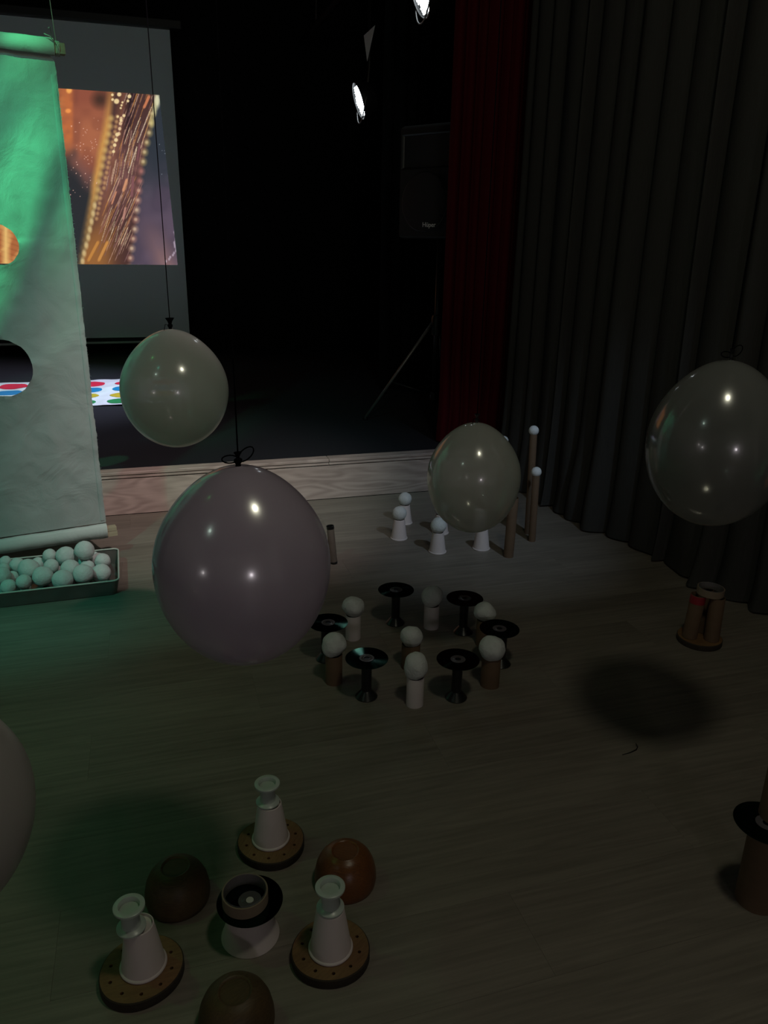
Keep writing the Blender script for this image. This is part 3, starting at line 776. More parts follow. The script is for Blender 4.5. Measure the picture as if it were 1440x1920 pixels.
TB = [(-0.418, 2.888, 0.093, 0.026, 'small white ball on top of the heap left of the two big ones'), (-0.36, 2.868, 0.093, 0.037, 'large white ball on the heap, middle of the three standing proud'), (-0.292, 2.855, 0.114, 0.037, 'highest large white ball crowning the right end of the heap'),
 (-0.566, 2.83, 0.083, 0.02, 'little white ball at the left photo edge, top of its cluster'), (-0.568, 2.765, 0.08, 0.035, 'big white ball cut by the left photo edge'), (-0.538, 2.806, 0.055, 0.023, 'small ball tucked right of the big one cut by the photo edge'),
 (-0.529, 2.87, 0.073, 0.029, 'white ball by the back rim behind the wide ball at left'), (-0.482, 2.81, 0.079, 0.038, 'largest white ball in the left half of the tray'), (-0.463, 2.9, 0.059, 0.026, 'ball against the back rim left of the small top ball'),
 (-0.409, 2.828, 0.074, 0.028, 'white ball directly in front of the small top ball'), (-0.43, 2.752, 0.069, 0.037, 'large front ball just left of the tray middle'), (-0.488, 2.713, 0.072, 0.027, 'small round ball above the front rim near the left'),
 (-0.539, 2.716, 0.056, 0.028, 'small ball half below the front rim near the left photo edge'), (-0.363, 2.725, 0.06, 0.037, 'large ball sunk behind the front rim in the tray middle'), (-0.342, 2.8, 0.068, 0.035, 'ball below the middle proud ball, second row from the rim'),
 (-0.306, 2.89, 0.048, 0.029, 'ball under the highest ball, half hidden'), (-0.287, 2.838, 0.052, 0.028, 'ball in front of the highest ball, smaller of two'), (-0.294, 2.746, 0.065, 0.037, 'large ball touching the front rim right of middle'),
 (-0.269, 2.949, 0.049, 0.02, 'smallest ball peeping out behind the highest ball'), (-0.251, 2.906, 0.05, 0.028, 'ball in the back right corner of the tray'), (-0.233, 2.856, 0.065, 0.03, 'ball at the right end, upper one of the pair'),
 (-0.236, 2.787, 0.046, 0.036, 'ball at the right end, lower one of the pair at the front corner'), (-0.391, 2.862, 0.047, 0.02, 'tiny ball wedged between the small top ball and the proud one'), (-0.574, 2.91, 0.075, 0.023, 'small ball at the back rim by the left photo edge')]
for i, (x, y, z, r, lb) in enumerate(TB):
    tag(new_obj('ball', ball_mesh('ball', r * 0.965, i + 1, M['ball'], 0.07), None, (x, y, z), (i, i * 2, i)), lb, 'ball', 'balls in the tray')
lowb = [(-0.42, 2.90, 0.030), (-0.36, 2.90, 0.028), (-0.50, 2.76, 0.027), (-0.44, 2.83, 0.026), (-0.37, 2.78, 0.022), (-0.54, 2.87, 0.024), (-0.56, 2.77, 0.024), (-0.31, 2.80, 0.020),
        (-0.63, 2.74, 0.034), (-0.63, 2.82, 0.036), (-0.64, 2.90, 0.034), (-0.71, 2.76, 0.036), (-0.71, 2.85, 0.035), (-0.78, 2.73, 0.032), (-0.79, 2.81, 0.036), (-0.78, 2.90, 0.034)]
for i, (x, y, r) in enumerate(lowb):
    tag(new_obj('ball', ball_mesh('ball', r, i + 40, M['ball'], 0.07), None, (x, y, r + 0.005)), 'white felt ball hidden at the bottom or far left of the tray', 'ball', 'hidden balls in the tray')

# ------------------------------------------------------------------ discs on black spools
spool_prof = [(0.0, 0.0), (0.0305, 0.0), (0.0315, 0.003), (0.030, 0.0045), (0.018, 0.0195), (0.0145, 0.023), (0.0145, 0.106), (0.017, 0.109), (0.024, 0.120), (0.0255, 0.1225), (0.0, 0.1225)]
spool_me = lathe_mesh('spool', spool_prof, M['spool'], n=40, split=25)
cd_prof = [(0.0076, 0.0), (0.0598, 0.0), (0.06, 0.0006), (0.0598, 0.0012), (0.0076, 0.0012), (0.0076, 0.0)]
cd_me = lathe_mesh('disc', cd_prof, M['cd'], n=72, split=40)
hub_me = lathe_mesh('hub_ring', [(0.0080, 0.0013), (0.0205, 0.0013), (0.0210, 0.0017), (0.0205, 0.0019), (0.0180, 0.0016), (0.0135, 0.0016), (0.0130, 0.0019), (0.0080, 0.0017)], M['hub'], n=48, split=40)
def place_cd(x, y, z, lb, group=None, tilt=(0, 0)):
    c = new_obj('compact_disc', cd_me, None, (x, y, z), (tilt[0], tilt[1], random.uniform(0, 6)))
    tag(c, lb, 'disc', group); new_obj('hub_ring', hub_me, c)
    return c
CD = [(0.724, 2.215, 0.0, 'back left in the ring, left of the hindmost ball'), (0.922, 2.096, 0.0, 'back right in the ring, right of the hindmost ball'), (0.956, 1.875, -0.012, 'farthest right in the ring, behind a brown tube'),
      (0.755, 1.739, 0.0, 'front right in the ring, right of the foremost egg ball'), (0.511, 1.811, 0.0, 'front left in the ring, left of the foremost egg ball'), (0.446, 2.045, 0.008, 'farthest left in the ring, half behind the lilac balloon')]
for x, y, ox, where in CD:
    tag(new_obj('spool', spool_me, None, (x, y, 0)), 'black flared spool ' + where, 'spool', 'black spools of the ring')
    place_cd(x + ox, y, 0.1228, 'dark shiny disc ' + where, 'discs of the ring')

# ------------------------------------------------------------------ balls on short tubes
def tube_prof(r, h, t=0.002):
    return [(r - t, 0), (r, 0), (r, h - 0.001), (r - 0.0005, h), (r - t, h), (r - t, h - 0.002), (r - t, 0)]
def short_tube(x, y, r, h, m, lb, wall=0.002, bulge=0):
    prof = tube_prof(r, h, wall)
    return tag(lathe('cardboard_tube', prof, m, None, (x, y, 0), wob=(lambda a: bulge * math.cos(2 * a + x * 9))), lb, 'tube', 'short tubes of the ring')
RING = [  # x, y, tube h, r, material, ball (rx, rz), dx, tube label, ball label
 (0.560, 2.151, 0.085, 0.0245, 'white_tube', 0.0365, 0.90, 'white card tube at the back left of the ring, just right of the lilac balloon', 'tilted egg-shaped white ball on the back left white tube', (0.1, 0.5)),
 (0.831, 2.155, 0.083, 0.0245, 'white_tube', 0.0345, 1.10, 'white card tube hindmost in the ring between two black spools', 'pointed white ball on the hindmost white tube', (0.2, 0.1)),
 (0.954, 2.002, 0.090, 0.0250, 'card', 0.036, 0.86, 'brown cardboard tube behind the farthest right disc', 'flattened white ball behind the farthest right disc', (0.1, 0.5)),
 (0.875, 1.775, 0.094, 0.0270, 'card', 0.0375, 0.93, 'brown cardboard tube at the right front of the ring', 'large blunt white ball on the right front brown tube', (0.3, 0.2)),
 (0.631, 1.739, 0.089, 0.0240, 'white_tube', 0.0335, 1.20, 'white card tube foremost in the ring between two spools', 'tall egg-shaped white ball foremost in the ring', (0.05, 0.05)),
 (0.440, 1.911, 0.092, 0.0255, 'card', 0.0345, 1.10, 'brown cardboard tube at the left of the ring below the lilac balloon', 'lumpy white ball on the left brown tube below the lilac balloon', (0.3, 0.3)),
 (0.683, 1.932, 0.080, 0.0275, 'card', 0.0335, 0.98, 'brown cardboard tube alone in the centre of the ring', 'round white ball in the centre of the ring', (0.2, 0.6))]
for i, (x, y, h, r, mk, br, sq, l1, l2, tl) in enumerate(RING):
    short_tube(x, y, r, h, M[mk], l1, bulge=0.03)
    zc = h + math.sqrt(max(1e-6, br * br - (r - 0.004) ** 2)) * sq
    me = ball_mesh('ball', br, 70 + i, M['ball'], 0.12, sq=sq)
    o = tag(new_obj('ball', me, None, (x, y, zc), (tl[0], tl[1], 0.5)), l2, 'ball', 'balls of the ring')
    bpy.context.view_layer.update()

# ------------------------------------------------------------------ paper cups and balls by the stage
def cup_prof(rb, rt, h):
    return [(0.0, h - 0.006), (rt - 0.0025, h - 0.006), (rt - 0.002, h), (rt, h - 0.0008), (rb, 0.006), (rb + 0.0025, 0.0045), (rb + 0.0032, 0.0022), (rb + 0.002, 0.0), (rb - 0.0005, 0.0006), (rt - 0.003, h - 0.010), (0, h - 0.010)]
cup_me = lathe_mesh('paper_cup', cup_prof(0.0345, 0.0235, 0.088), M['paper_cup'], n=44, split=50)
CUPS = [(0.976, 2.963, 0.031, 'upturned white paper cup in front at the left by the stage', 'white ball on the front left cup near the stage'),
        (1.059, 3.142, 0.031, 'upturned white paper cup farthest back, behind the front left one', 'white ball on the farthest back cup, highest of the cup balls'),
        (1.085, 2.777, 0.0335, 'upturned white paper cup just left of the small clear balloon bottom', 'white ball on the cup left of the small clear balloon'),
        (1.175, 2.98, 0.031, 'upturned white paper cup mostly hidden behind the left edge of the small clear balloon', 'white ball mostly hidden behind the left edge of the small clear balloon'),
        (1.278, 2.765, 0.0, 'upturned white paper cup right below the small clear balloon', ''),
        (1.365, 2.99, 0.0, 'upturned white paper cup almost wholly hidden behind the small clear balloon', '')]
for i, (x, y, br, l1, l2) in enumerate(CUPS):
    tag(new_obj('paper_cup', cup_me, None, (x, y, 0)), l1, 'cup', 'paper cups by the stage')
    if br:
        tag(new_obj('ball', ball_mesh('ball', br, 90 + i, M['ball'], 0.05), None, (x, y, 0.091 + br * 0.76), (i, 0.4, 0)), l2, 'ball', 'balls on paper cups')

# ------------------------------------------------------------------ tall tubes with small balls
def tall(x, y, h, r, lean, lb, br=0, bl=''):
    o = tag(lathe('cardboard_tube', tube_prof(r, h, 0.0022), M['card'], None, (x, y, 0), (lean[0], lean[1], 0), n=28), lb, 'tube', 'tall tubes by the grey curtain')
    if br:
        top = Matrix.Rotation(lean[1], 3, 'Y') @ Matrix.Rotation(lean[0], 3, 'X') @ Vector((0, 0, h + math.sqrt(max(1e-6, br * br - r * r))))
        tag(new_obj('ball', ball_mesh('ball', br, 120 + x, M['ball_sm'], 0.01, 18), None, (x + top.x, y + top.y, top.z)), bl, 'ball', 'small balls on tall tubes')
tall(1.553, 2.877, 0.455, 0.0155, (0, math.radians(-1.6)), 'tallest brown cardboard tube near the grey curtain', 0.0215, 'small white ball on the tallest cardboard tube')
tall(1.528, 2.790, 0.298, 0.0155, (0, math.radians(-1.2)), 'shorter brown tube standing in front of the tallest one', 0.0215, 'small white ball on the shorter tube in front of the tallest')
tall(1.352, 2.655, 0.255, 0.0205, (0, math.radians(1.0)), 'thick brown tube at the right edge of the small clear balloon')
tall(1.512, 3.10, 0.36, 0.0155, (0, 0), 'brown tube hidden behind the small clear balloon with its ball peeping out', 0.0205, 'small white ball peeping out at upper right of the small clear balloon')
st = thing('cardboard_tube', 'short grey tube with dark ends standing right of the lilac balloon', 'tube', (0.639, 2.765, 0), (0, math.radians(-5), 0))
lathe('tube_wall', tube_prof(0.0145, 0.160, 0.002), M['card_grey'], st, (0, 0, 0.001), n=28)
lathe('dark_end', [(0.0150, 0.0), (0.0152, 0.001), (0.0152, 0.009), (0.0150, 0.0095)], M['spool'], st, n=28)
lathe('dark_end', [(0.0150, 0.150), (0.0152, 0.1505), (0.0152, 0.1615), (0.0120, 0.162), (0.0118, 0.150)], M['spool'], st, n=28)

# ------------------------------------------------------------------ front group: wooden discs with cups
def wood_disc(x, y, r, t, lb, seed, holes=10, rot=0.0, hr=0.76):
    root = thing('wooden_disc', lb, 'disc', (x, y, 0), (0, 0, rot), 'wooden discs')
    wobf = lambda a: 0.022 * math.sin(2 * a + seed) + 0.015 * math.sin(3 * a + seed * 2)
    n = 96
    # top ring surface with real holes: triangulated outline minus holes
    P, E = [], []
    def lp_(ps):
        s = len(P); P.extend(Vector(q) for q in ps); E.extend((s + k, s + (k + 1) % len(ps)) for k in range(len(ps)))
    rim_pts = [((r - 0.002) * (1 + wobf(2 * PI * k / n)) * math.cos(2 * PI * k / n), (r - 0.002) * (1 + wobf(2 * PI * k / n)) * math.sin(2 * PI * k / n)) for k in range(n)]
    lp_(rim_pts)
    hc = [(hr * r * math.cos(2 * PI * (k + .5) / holes), hr * r * math.sin(2 * PI * (k + .5) / holes)) for k in range(holes)]
    for a, b in hc: lp_([(a + 0.0032 * math.cos(2 * PI * k / 12), b + 0.0032 * math.sin(2 * PI * k / 12)) for k in range(12)])
    vo, _, fo, _, _, _ = delaunay_2d_cdt(P, E, [], 2, 1e-7)
    V = [(p[0], p[1], t) for p in vo]; Fc = []
    for q in fo:
        cx = sum(vo[i][0] for i in q) / len(q); cy = sum(vo[i][1] for i in q) / len(q)
        if any(math.hypot(cx - a, cy - b) < 0.0031 for a, b in hc): continue
        Fc.append(tuple(q))
    for a, b in hc:
        s = len(V)
        for k in range(12): V.append((a + 0.0032 * math.cos(2 * PI * k / 12), b + 0.0032 * math.sin(2 * PI * k / 12), t))
        for k in range(12): V.append((a + 0.0030 * math.cos(2 * PI * k / 12), b + 0.0030 * math.sin(2 * PI * k / 12), t - 0.010))
        for k in range(12): Fc.append((s + k, s + (k + 1) % 12, s + 12 + (k + 1) % 12, s + 12 + k))
        Fc.append(tuple(s + 12 + k for k in range(12)))
    new_obj('disc_face', mesh_from('disc_face', V, Fc, M['disc_wood']), root)
    lathe('bark_edge', [(0, 0), (r * 0.985, 0), (r, 0.002), (r * 1.0, t - 0.002), (r - 0.002, t)], M['bark'], root, n=n, wob=wobf)
    return root
tall_cup_me = lathe_mesh('paper_cup', cup_prof(0.0372, 0.0245, 0.092), M['paper_cup'], n=48, split=50)
reel_prof = [(0.0, 0.0), (0.0225, 0.0), (0.0245, 0.0015), (0.0245, 0.0040), (0.0225, 0.0055), (0.0165, 0.008), (0.0155, 0.012), (0.0155, 0.034), (0.0170, 0.039), (0.0245, 0.0435), (0.0262, 0.0450), (0.0262, 0.0485), (0.0250, 0.0495), (0.0180, 0.0495), (0.0172, 0.048), (0.0165, 0.040), (0.0, 0.040)]
reel_me = lathe_mesh('reel', reel_prof, M['plastic'], n=44, split=40)
FR = [(-0.100, 1.072, 0.070, 'near the lower left corner', (-0.012, -0.004)), (0.226, 1.020, 0.069, 'at the right of the front group', (0, 0)), (0.164, 1.312, 0.069, 'at the back of the front group', (-0.003, 0.002))]
for i, (x, y, r, where, off) in enumerate(FR):
    wood_disc(x, y, r, 0.020, 'round dark-edged wooden disc with drilled holes ' + where, i * 1.7 + 1, rot=i * 0.5)
    cx, cy = x + (0.004, 0.0, 0.0)[i], y + (0.004, 0.0, 0.004)[i]
    tag(new_obj('paper_cup', tall_cup_me, None, (cx, cy, 0.0202)), 'upturned white paper cup on the wooden disc ' + where, 'cup', 'paper cups on wooden discs')
    tag(new_obj('reel', reel_me, None, (cx + off[0], cy + off[1], 0.1124)), 'milky white plastic reel on the cup ' + where, 'reel', 'plastic reels on cups')

# centre stack: tub, disc, tape ring
tub_prof = [(0, 0.079), (0.0390, 0.079), (0.0400, 0.0775), (0.0405, 0.060), (0.0440, 0.030), (0.0500, 0.010), (0.0525, 0.004), (0.0535, 0.001), (0.0520, 0.0), (0.0490, 0.008), (0.0430, 0.030), (0.0395, 0.060), (0.0, 0.074)]
tx, ty = 0.093, 1.106
tag(lathe('plastic_tub', tub_prof, M['paper_cup'], None, (tx, ty, 0), n=56, split=50), 'wide white plastic tub upside down in the middle of the front group', 'tub')
cdm = place_cd(tx + 0.002, ty, 0.0795, 'dark disc with blue glints lying on the wide white tub', None)
lathe('reflection_spot', [(0, 0.0022), (0.007, 0.0022), (0.0072, 0.0012)], M['white_tube'], cdm, n=24)  # small white disc modelled in place of a reflection at the centre
tp = thing('tape_roll', 'cardboard tape core ring lying on the disc of the middle stack', 'tape', (tx - 0.006, ty + 0.0, 0.0815))
lathe('core', [(0.0385, 0.0), (0.0415, 0.0), (0.0415, 0.0235), (0.0410, 0.024), (0.0390, 0.024), (0.0385, 0.0235), (0.0385, 0.0)], M['card_light'], tp, n=56, split=40)
lathe('clear_lining', [(0.0382, 0.001), (0.0382, 0.0255), (0.0375, 0.0255), (0.0375, 0.001)], M['clear_tape'], tp, n=56)

# upturned wooden bowls
bowl_prof = [(0, 0.0905), (0.0235, 0.0905), (0.0245, 0.0925), (0.0275, 0.0935), (0.0295, 0.092), (0.0350, 0.0900), (0.0440, 0.0815), (0.0520, 0.0690), (0.0580, 0.0520), (0.0612, 0.0330), (0.0620, 0.0160), (0.0605, 0.0040), (0.0590, 0.0), (0.0560, 0.0), (0.0575, 0.0180), (0.0540, 0.0480), (0.0400, 0.0740), (0.0, 0.0860)]
bowl_prof = [(r_, z_ * 0.84) for r_, z_ in bowl_prof]
bowl_me = lathe_mesh('wooden_bowl', bowl_prof, M['bowl_wood'], n=56, split=45)
bowl_shaded_me = lathe_mesh('wooden_bowl', bowl_prof, M['bowl_shaded'], n=56, split=45)
for x, y, me, lb in ((0.293, 1.180, bowl_me, 'upturned reddish brown wooden bowl with a soft shine behind the right cup'), (-0.032, 1.228, bowl_shaded_me, 'upturned wooden bowl in shadow, shade put into its colour, behind the left cup'), (0.049, 0.935, bowl_shaded_me, 'upturned wooden bowl cut by the bottom edge of the photo')):
    tag(new_obj('wooden_bowl', me, None, (x, y, 0), (0, 0, x * 9)), lb, 'bowl', 'upturned wooden bowls')

# ------------------------------------------------------------------ tower at the right near the curtain
wd = thing('wooden_disc', 'round wooden base disc of the tube tower near the grey curtain', 'disc', (1.649, 1.838, 0), (0, 0, 0))
lathe('disc_face', [(0, 0.0202), (0.066, 0.0202), (0.0685, 0.0195)], M['disc_wood'], wd, n=64)
lathe('bark_edge', [(0, 0), (0.069, 0), (0.0705, 0.003), (0.0705, 0.017), (0.0685, 0.0195)], M['bark'], wd, n=64)
TW3 = [(1.612, 1.842, (0.01, 0.05), 'left brown tube with red tape on the tower base'), (1.668, 1.806, (-0.01, -0.015), 'front brown tube on the tower base under the cardboard ring'), (1.676, 1.868, (-0.02, -0.02), 'rear brown tube on the tower base, mostly hidden')]
for i, (x, y, ln, lb) in enumerate(TW3):
    t_ = tag(lathe('cardboard_tube', tube_prof(0.0235, 0.150, 0.002), M['card'], None, (x, y, 0.0212), (ln[0], ln[1], 0), n=36), lb, 'tube', 'tubes of the tower')
    if i == 0: lathe('tape_band', [(0.0237, 0.122), (0.0240, 0.1225), (0.0240, 0.1485), (0.0237, 0.149)], M['red_tape'], t_, n=36)['label'] = 'red tape band'
tr = thing('tape_roll', 'cardboard tape ring with clear lining on top of the tube tower', 'tape', (1.655, 1.832, 0.174), (0.02, 0.03, 0))
lathe('core', [(0.0385, 0.0), (0.0415, 0.0), (0.0415, 0.0220), (0.0385, 0.0220), (0.0385, 0.0)], M['card_light'], tr, n=56, split=40)
lathe('clear_lining', [(0.0382, 0.001), (0.0382, 0.0235), (0.0372, 0.0235), (0.0372, 0.001)], M['clear_tape'], tr, n=56)

# right edge: tube, disc, second tube
rx, ry = 1.064, 0.914
tag(lathe('cardboard_tube', tube_prof(0.0385, 0.190, 0.0025), M['card'], None, (rx, ry, 0), n=48), 'wide brown tube under the disc at the right edge of the photo', 'tube')
place_cd(rx - 0.014, ry + 0.0, 0.1905, 'dark disc on the wide tube at the right edge of the photo')
tag(lathe('cardboard_tube', tube_prof(0.036, 0.17, 0.0025), M['card'], None, (rx + 0.020, ry + 0.008, 0.1925), (0.0, 0.0, 0), n=48), 'wide brown tube standing on the disc at the right photo edge', 'tube')

# little curled scrap on the floor
tag(tube('plastic_scrap', [(1.066, 1.384, 0.0015), (1.09, 1.386, 0.002), (1.112, 1.392, 0.002), (1.122, 1.400, 0.003), (1.124, 1.412, 0.006)], [0.0008, 0.0014, 0.0016, 0.0014, 0.0008], M['spool'], None, n=6),
    'small dark bent scrap lying on the open floor at right', 'scrap')

# ------------------------------------------------------------------ balloons
def balloon(name_label, c, R, top, bot, m, seed, strings, tilt=(0, 0, 0), bow=False, knot_m='thread', knot=1.0):
    n, rings = 64, 48
    prof = []
    for j in range(rings + 1):
        p = -PI / 2 + PI * j / rings
        if p < 0: prof.append((R * math.cos(p), R * bot * math.sin(p)))
        else:
            s = math.sin(p)
            prof.append((R * math.cos(p) * (1 - 0.07 * s ** 2 * math.cos(p)), R * (top * (0.94 * s + 0.06 * s ** 6))))
    prof[0] = (0, prof[0][1]); prof[-1] = (0.0045, prof[-1][1] + 0.001)
    root = new_obj('balloon', lathe_mesh('balloon', prof, m, n=n, split=89), None, c, tilt)
    tag(root, name_label, 'balloon')
    zt = R * top
    neck = [(0.0046, zt - 0.001), (0.0038, zt + 0.004), (0.0062, zt + 0.007), (0.0064, zt + 0.011), (0.0040, zt + 0.014), (0.0060, zt + 0.020), (0.0105, zt + 0.027), (0.0115, zt + 0.0285), (0.0095, zt + 0.0275), (0.003, zt + 0.018)]
    neck = [(r_ * (knot if i_ > 3 else 1), zt + (z_ - zt) * (knot if i_ > 3 else 1) + (0.014 * (1 - knot) if i_ > 3 else 0)) for i_, (r_, z_) in enumerate(neck)]
    lathe('knot', neck, M['thread'] if knot_m == 'thread' else M[knot_m], root, (0, 0, 0), n=18, wob=lambda a: 0.12 * math.sin(2 * a))
    tube('string', [(0, 0, zt + 0.010), (0, 0, zt + 0.05), (0, 0, CEIL - c[2])], 0.0013, M['thread'], root, n=6)
    if bow:
        for sg_, hh in ((-1, 0.015), (1, 0.024)):
            b = []
            for k in range(17):
                a = 2 * PI * k / 17
                b.append((sg_ * (0.012 - 0.012 * math.cos(a)) , 0.003 * math.sin(a), zt + 0.012 + hh * 0.35 * math.sin(a) + (0.004 if sg_ > 0 else 0) * (1 - math.cos(a)) * 1.6))
            tube('bow_loop', b, 0.0011, M['thread'], root, n=5, closed=True)
    else:
        tube('string_tail', [(0, 0, zt + 0.009), (-0.012, -0.006, zt + 0.013), (-0.016, -0.006, zt - 0.002), (-0.03, -0.01, zt - 0.012)], 0.0010, M['thread'], root, n=5)
    return root
balloon('pearly grey-green balloon hanging from a black string before the screen', (0.056, 2.085, 0.842), 0.1385, 1.12, 1.10, M['balloon_pearl'], 1, 1)
balloon('big lilac balloon hanging in the middle foreground with a black bow', (0.115, 1.135, 0.735), 0.1385, 1.15, 1.20, M['balloon_lilac'], 2, 1, bow=True, knot=0.55)
balloon('small clear pearly balloon hanging low before the stage end', (0.823, 1.858, 0.616), 0.1275, 1.17, 1.24, M['balloon_clear'], 3, 1, knot_m='spool', knot=0.7)
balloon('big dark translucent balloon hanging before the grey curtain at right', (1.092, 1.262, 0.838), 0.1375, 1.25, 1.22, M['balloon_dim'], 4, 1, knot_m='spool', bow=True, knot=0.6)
balloon('dull pinkish white balloon cut by the left edge of the photo', (-0.326, 0.900, 0.548), 0.139, 1.12, 1.15, M['balloon_matt'], 5, 1)

# ------------------------------------------------------------------ stage lamps
def par_can(loc, direction, lb):
    q = Vector(direction).normalized().to_track_quat('Z', 'Y')
    root = thing('stage_lamp', lb, 'lamp', loc, q.to_euler(), 'stage lamps')
    lathe('lamp_body', [(0, -0.10), (0.06, -0.10), (0.085, -0.085), (0.112, -0.03), (0.112, 0.012), (0.108, 0.012), (0.106, -0.004), (0, -0.004)], M['black_metal'], root, n=40)
    # lens cluster: seven petals of small lights
    parts = []
    def dot(a, b, r=0.0060):
        n = 10; v = [(a, b, 0.006)] + [(a + r * math.cos(2 * PI * k / n), b + r * math.sin(2 * PI * k / n), 0.002) for k in range(n)]
        parts.append((v, [(0, 1 + k, 1 + (k + 1) % n) for k in range(n)]))
    for i in range(-7, 8):
        for j in range(-7, 8):
            a = (i + 0.5 * (j % 2)) * 0.0158; b = j * 0.0137; rr_ = math.hypot(a, b); th = math.atan2(b, a)
            if 0.008 < rr_ < 0.088 + 0.008 * math.cos(6 * th): dot(a, b)
    o = new_obj('light_cluster', join_meshes('light_cluster', parts, M['led']), root); o['kind'] = 'stuff'
    o2 = [(0.118 * math.cos(a), 0.118 * math.sin(a), -0.02) for a in [PI * k / 20 for k in range(21)]]
    yk = tube('yoke', [(-0.118, 0.0, -0.02)] + [(0.124 * math.cos(PI + PI * k / 20), 0.124 * math.sin(PI + PI * k / 20), -0.01 + 0.055 * math.sin(PI * k / 20)) for k in range(1, 20)] + [(0.118, 0, -0.02)], 0.004, M['grey_metal'], root, n=8)
    return root
def cam_dir(a, b, c): return R_ * a + U_ * b - F_ * c     # right, up, towards the viewer
par1 = par_can((1.44, 5.40, 2.075), Vector((-0.96, 0.05, -0.33)), 'bright round stage lamp above the dark stage, lower of two')
par2 = par_can((1.46, 4.28, 2.40), Vector((-0.95, 0.02, -0.36)), 'bright round stage lamp cut by the top edge of the photo')
light('stage_lamp_light', 'SPOT', (1.37, 5.41, 2.05), 400, (0.75, 0.80, 1.0), target=(-1.0, 5.6, 0.4), angle=62, blend=0.9, radius=0.06)
light('stage_lamp_light', 'SPOT', (1.39, 4.29, 2.37), 75, (0.75, 0.80, 1.0), target=(-1.5, 5.0, 0.3), angle=62, blend=0.9, radius=0.06)
lb_ = thing('lamp_bar', 'black pipe under the ceiling carrying the stage lamps', 'pipe', (1.50, 0, 2.85))
tube('pipe', [(0, 3.98, 0), (0, 7.6, 0)], 0.025, M['black_metal'], lb_, n=14)
tube('hanger', [(0, 4.6, 0.0), (0, 4.6, CEIL - 2.85)], 0.008, M['black_metal'], lb_, n=8)
tube('hanger', [(0, 7.0, 0.0), (0, 7.0, CEIL - 2.85)], 0.008, M['black_metal'], lb_, n=8)
bpy.context.view_layer.update()
for pr in (par1, par2):                                  # each can hangs from the pipe by its own arm
    inv = pr.matrix_world.inverted(); px_, py_, pz_ = pr.location
    tube('clamp_arm', [inv @ Vector(q) for q in ((1.50, py_, 2.824), (1.50, py_, pz_ + 0.20), (px_ + 0.05, py_, pz_ + 0.10), (px_ + 0.05, py_, pz_ + 0.02))], 0.008, M['black_metal'], pr, n=8)

# paper pennant
pn = thing('pennant', 'small white triangular paper hanging in the dark above the lower stage lamp', 'paper', (1.385, 5.0, 2.32))
a, b, c_ = Vector((-0.018, 0.05, 0.045)), Vector((0.022, -0.05, 0.080)), Vector((-0.010, 0.0, -0.098))
nn = (b - a).cross(c_ - a).normalized() * 0.0006
new_obj('paper_sheet', mesh_from('paper_sheet', [a + nn, b + nn, c_ + nn, a - nn, b - nn, c_ - nn], [(0, 1, 2), (5, 4, 3), (0, 3, 4, 1), (1, 4, 5, 2), (2, 5, 3, 0)], M['paper']), pn)
tube('string', [(0.002, 0, 0.06), (0.002, 0, 0.93)], 0.0006, M['thread'], pn, n=5)

# ------------------------------------------------------------------ loudspeaker on tripod
sp = thing('loudspeaker', 'black loudspeaker with silver name on a tripod, half behind red curtain', 'speaker', (1.61, 4.28, 1.235), (0, 0, math.radians(-56)))
box('cabinet', -0.185, 0.185, -0.15, 0.17, 0.0, 0.565, M['cabinet'], sp, 0.018)
box('front_frame', -0.172, 0.172, -0.158, -0.151, 0.012, 0.553, M['grille'], sp, 0.003)
def rrplate(name, x0, x1, z0, z1, y, m, rad=0.02, depth=0.006):
    o = rrect(x0, x1, z0, z1, rad, 0); n = len(o)
    V = [(p[0], y, p[1]) for p in o] + [(p[0], y + depth, p[1]) for p in o]
    return mesh_from(name, V, [tuple(range(n))] + [(k, k + n, (k + 1) % n + n, (k + 1) % n) for k in range(n)], m)
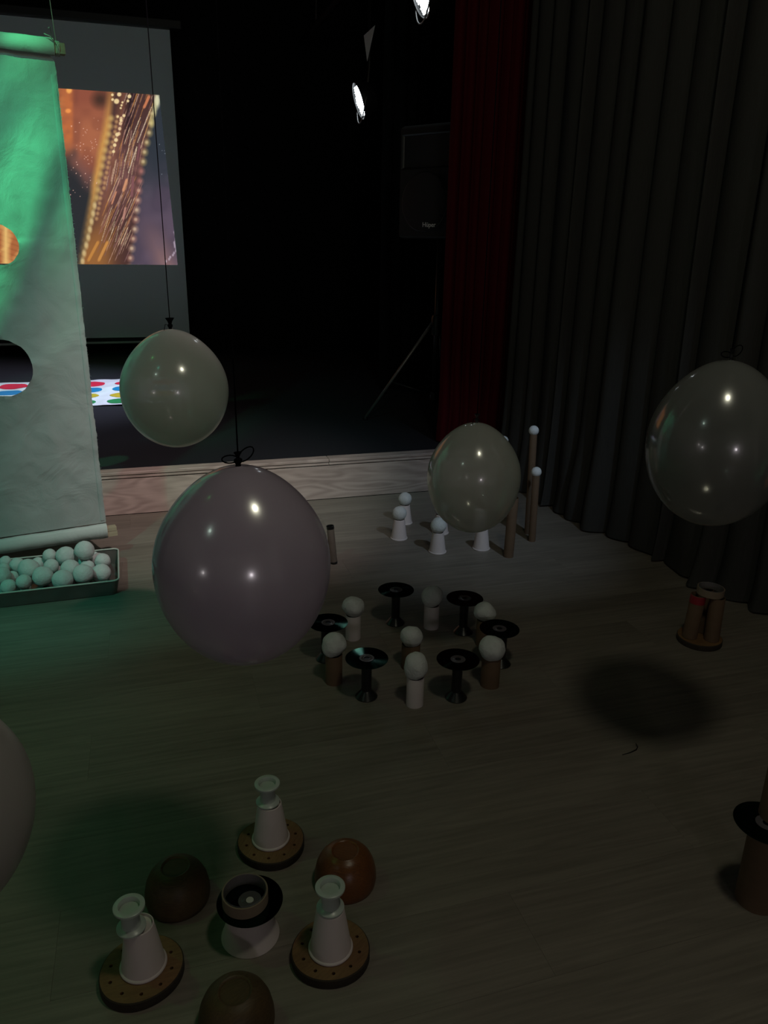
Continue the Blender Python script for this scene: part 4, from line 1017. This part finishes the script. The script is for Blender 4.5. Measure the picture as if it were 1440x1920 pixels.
# horn: flared rectangular mouth
V, Fc = [], []
for (hw, hh, d) in ((0.158, 0.085, 0.0), (0.150, 0.078, 0.004), (0.09, 0.055, 0.05), (0.028, 0.03, 0.085)):
    for (sx, sz) in ((-1, -1), (1, -1), (1, 1), (-1, 1)): V.append((sx * hw, -0.166 + d, 0.435 + sz * hh))
for j in range(3):
    for k in range(4): a = j * 4; Fc.append((a + k, a + (k + 1) % 4, a + 4 + (k + 1) % 4, a + 4 + k))
Fc.append((12, 13, 14, 15))
new_obj('horn', mesh_from('horn', V, Fc, M['horn']), sp)
lathe('woofer', [(0.150, 0.0), (0.152, 0.006), (0.146, 0.010), (0.138, 0.006), (0.128, -0.004), (0.06, -0.035), (0.045, -0.030), (0, -0.020)], M['horn'], sp, (0, -0.156, 0.185), (PI / 2, 0, 0), n=48)
lathe('woofer_grille', [(0.148, 0.010), (0.142, 0.013), (0.0, 0.016)], M['grille'], sp, (0, -0.156, 0.185), (PI / 2, 0, 0), n=48)
tcu = bpy.data.curves.new('logo', 'FONT'); tcu.body = 'Hüper'; tcu.size = 0.034; tcu.extrude = 0.0008; tcu.align_x = 'CENTER'
to = bpy.data.objects.new('logo', tcu); COL.objects.link(to)
bpy.context.view_layer.update()
lm = bpy.data.meshes.new_from_object(to.evaluated_get(bpy.context.evaluated_depsgraph_get()))
bpy.data.objects.remove(to); lm.materials.clear(); lm.materials.append(M['logo'])
lg = new_obj('logo', lm, sp, (0.045, -0.174, 0.060), (PI / 2, 0, 0)); lg['label'] = 'silver lettering reading Hüper'
ts = thing('speaker_stand', 'black tripod stand carrying the loudspeaker at the stage edge', 'stand', (1.61, 4.28, H_ST))
tube('pole', [(0, 0, 0.10), (0, 0, 1.028)], 0.017, M['black_metal'], ts, n=16)
lathe('collar', [(0.017, 0.50), (0.030, 0.505), (0.034, 0.53), (0.034, 0.60), (0.028, 0.615), (0.017, 0.62)], M['black_metal'], ts, n=24)
lathe('lower_collar', [(0.017, 0.12), (0.028, 0.125), (0.028, 0.165), (0.017, 0.17)], M['black_metal'], ts, n=24)
lg_end = Vector((1.21 - 1.61, 4.374 - 4.28, 0.012))
for k, e_ in enumerate((lg_end, Vector((0.25, -0.25, 0.012)), Vector((0.18, 0.33, 0.012)))):
    t0 = Vector((0.02 if e_.x > 0 else -0.02, 0, 0.585))
    lgo = tube('leg', [t0, e_], 0.009, M['grey_metal'] if k == 0 else M['black_metal'], ts, n=10)
    md = t0.lerp(e_, 0.62); tube('brace', [(0, 0, 0.15), md], 0.005, M['black_metal'], ts, n=8)
    lathe('rubber_foot', [(0, 0), (0.014, 0), (0.015, 0.01), (0.011, 0.024), (0, 0.026)], M['spool'], lgo, (e_.x, e_.y, 0), n=14)
